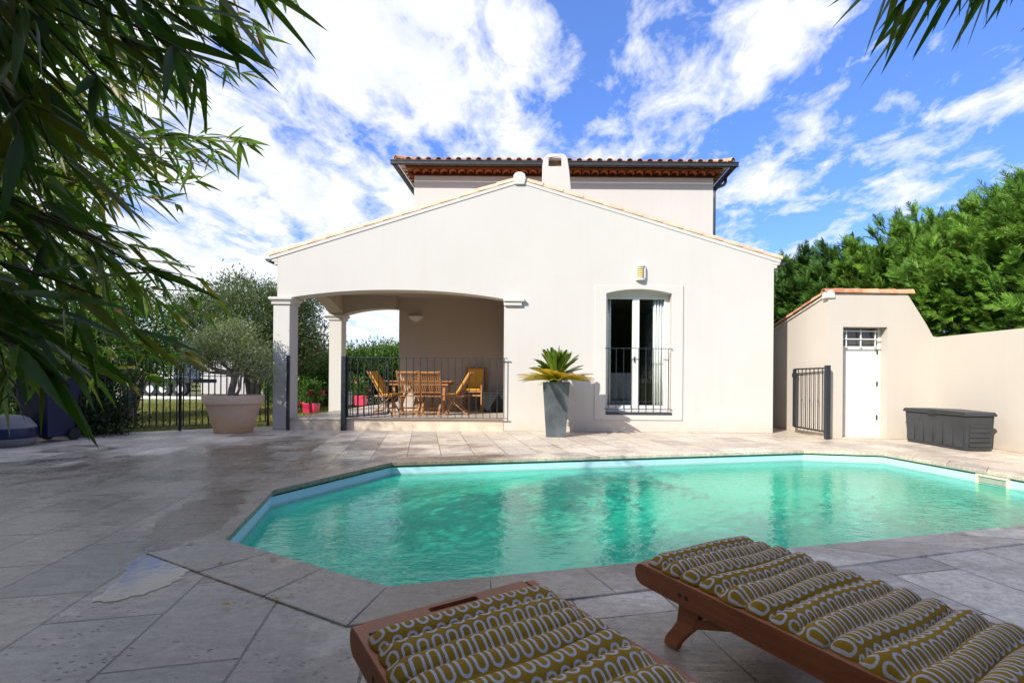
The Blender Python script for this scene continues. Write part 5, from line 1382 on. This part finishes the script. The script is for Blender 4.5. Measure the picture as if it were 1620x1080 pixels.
# second clump, finer leaves
culmM = [[(-3.3,2.3,0),(-3.3,2.35,1.3),(-3.1,2.45,2.6),(-2.6,2.6,3.6)], [(-3.6,2.7,0),(-3.6,2.8,1.4),(-3.4,2.9,2.8),(-2.9,3.0,3.8)], [(-3.1,2.0,0),(-3.05,2.1,1.2),(-2.9,2.3,2.4),(-2.4,2.5,3.2)]]
br = []
for i in range(105):
    y = random.uniform(-60,600); Y = random.uniform(2.1,3.0); lim = env(y)*1.05 if y > 330 else env(y)*1.12
    e = W(lim*random.uniform(.0,.88)-10, y, Y); a = Vector((-3.2+random.uniform(-.2,.2), 2.5+random.uniform(-.3,.3), e.z+random.uniform(.1,1.0))); br.append((a,e,random.uniform(.0,.07)))
for (x,y,Y) in ((395,225,2.2),(380,245,2.3),(350,265,2.2),(330,300,2.3),(410,235,2.35),(300,330,2.3),(330,430,2.4),(345,450,2.4),(370,470,2.5),(340,500,2.4),(300,560,2.4),(260,600,2.4)):
    e = W(x-22,y-8,Y); a = Vector((-3.1, 2.5, e.z+random.uniform(-.1,.25))); br.append((a,e,.03))
bamboo('bamboo', 'second bamboo with fine lighter leaves reaching toward the house', culmM, br, .12, .13, M['bamboof'], step=.078, down=.14, spread=.34)
# upper right overhang
culmR = [[(1.9,.3,0),(1.95,.4,1.3),(1.8,.6,2.4),(1.3,.75,2.9)], [(2.1,.5,0),(2.1,.6,1.4),(1.9,.7,2.5),(1.5,.8,3.0)]]
br = []
for (x,y,Y) in ((1395,40,.95),(1420,-10,.9),(1445,10,.95),(1360,15,1.1),(1480,5,1.0),(1510,-30,.95),(1430,-60,1.0),(1385,-25,1.05)):
    e = W(x+45,y-45,Y); br.append((Vector((1.75,.7,e.z+.25)), e, .05))
br.append((Vector((1.75,.7,W(1660,-10,.9).z+.2)), W(1665,-15,.9), .04))
bamboo('bamboo', 'bamboo leaves hanging into the upper right corner', culmR, br, .115, .10, M['bamboo'], step=.05, down=.50, spread=.28, per=(2,3))
# unseen tall clumps behind and left of the camera, extras added to darken the deck
def tall_clump(label, loc, n_leaf=30000):
    root = empty('bamboo', (0,0,0), label, 'bamboo', 'bamboo clumps around the deck', local=True)
    m = MB(); C=[];D=[]
    for k in range(12):
        az = random.uniform(0,2*PI); r0_ = random.uniform(.05,.35); ln = random.uniform(.3,1.1); Hc = random.uniform(4.4,6.2)
        pts = [Vector((math.cos(az)*(r0_+ln*t*t), math.sin(az)*(r0_+ln*t*t), Hc*t)) for t in np.linspace(0,1,7)]
        m.tube(pts, [.02*(1-.12*i) for i in range(7)], 6)
        nn = n_leaf//12
        t = rng.uniform(.18,1.0,nn); P_ = np.stack([math.cos(az)*(r0_+ln*t*t), math.sin(az)*(r0_+ln*t*t), Hc*t],1)
        C.append(P_+rng.normal(size=(nn,3))*np.array([.38,.38,.25])); D.append(rng.normal(size=(nn,3))*.6+np.array([0,0,-.7]))
    m.build('culms', M['culm'], root, smooth=True)
    C = np.concatenate(C); D = np.concatenate(D)
    leaves('leaves', C, D, rng.uniform(.10,.19,len(C)), .024, M['bamboo'], root)
    root.location = loc; return root
tc = tall_clump('x', (0,0,0))
spots = [(-2.6,-1.5,.82),(-1.2,-1.9,.9),(.4,-2.0,.95),(1.9,-2.2,1.05),(3.5,-2.0,1.2),(-4.2,-1.0,.72),(-6.0,.9,.68),(-7.2,2.2,.75),(-8.6,3.7,.85),(-10.0,5.0,.92),(-3.4,-2.6,.8),
         (-.4,-3.6,1.1),(-5.8,-1.4,.68),(-7.8,.6,.75),(-11.4,6.0,.9),(-10.2,3.0,.95),(.9,-1.3,.85),(-1.9,-.9,.68),(2.9,-1.1,1.0),(-2.2,-4.4,1.05),(1.2,-4.6,1.25),(4.2,-4.2,1.5),(-5.0,-3.8,.9),(-8.4,-1.6,.9),(-10.6,.8,1.0),(-9.4,6.2,.72),(-7.4,3.9,.6),(-2.9,-.4,.55),(-4.6,.8,.55),(-5.6,2.4,.5)]
for i, (x,y,s) in enumerate(spots):
    c = tc if i == 0 else copy_tree(tc)
    c.location = (x,y,0); c.scale = (s,s,s); c.rotation_euler = (0,0,i*1.3)
    c['label'] = 'tall bamboo clump outside the view, in a hedge row thickened to shade the near deck'

# ------------------------------------------------------------------ fallen leaves on the water and slabs
fl = MB(); 
fl.add([(-.018,0,0),(0,-.009,.002),(.020,0,.0),(0,.010,.002)], [(0,1,2,3)])
base_o = fl.build('fallen_leaf', M['fallen'], None, (0,0,0)); 
k = 0
for i in range(34):
    p = (random.uniform(560,1560), random.uniform(738,800))
    q = Zp(*p, -.162)
    tt = Vector((q.x,q.y))
    o = base_o if k == 0 else base_o.copy()
    if k: col.objects.link(o)
    o.location = q; o.rotation_euler = (0,0,random.uniform(0,6.28)); s = random.uniform(.8,1.7); o.scale = (s,s,1)
    tag(o, 'small yellow leaf floating on the pool water', 'leaf', 'leaves floating on the pool'); k += 1

for i in range(26):
    q = G(random.uniform(120,1560), random.choice((random.uniform(695,712),random.uniform(860,1000))), .006) if i > 12 else G(random.uniform(80,520), random.uniform(720,980), .006)
    o = base_o.copy(); col.objects.link(o); o.location = q+Vector((0,0,.009)); o.rotation_euler = (random.uniform(-.25,.25),random.uniform(-.25,.25),random.uniform(0,6.28)); s = random.uniform(.7,1.5); o.scale = (s,s,1)
    tag(o, 'small dry leaf lying on the stone slabs', 'leaf', 'dry leaves on the slabs')
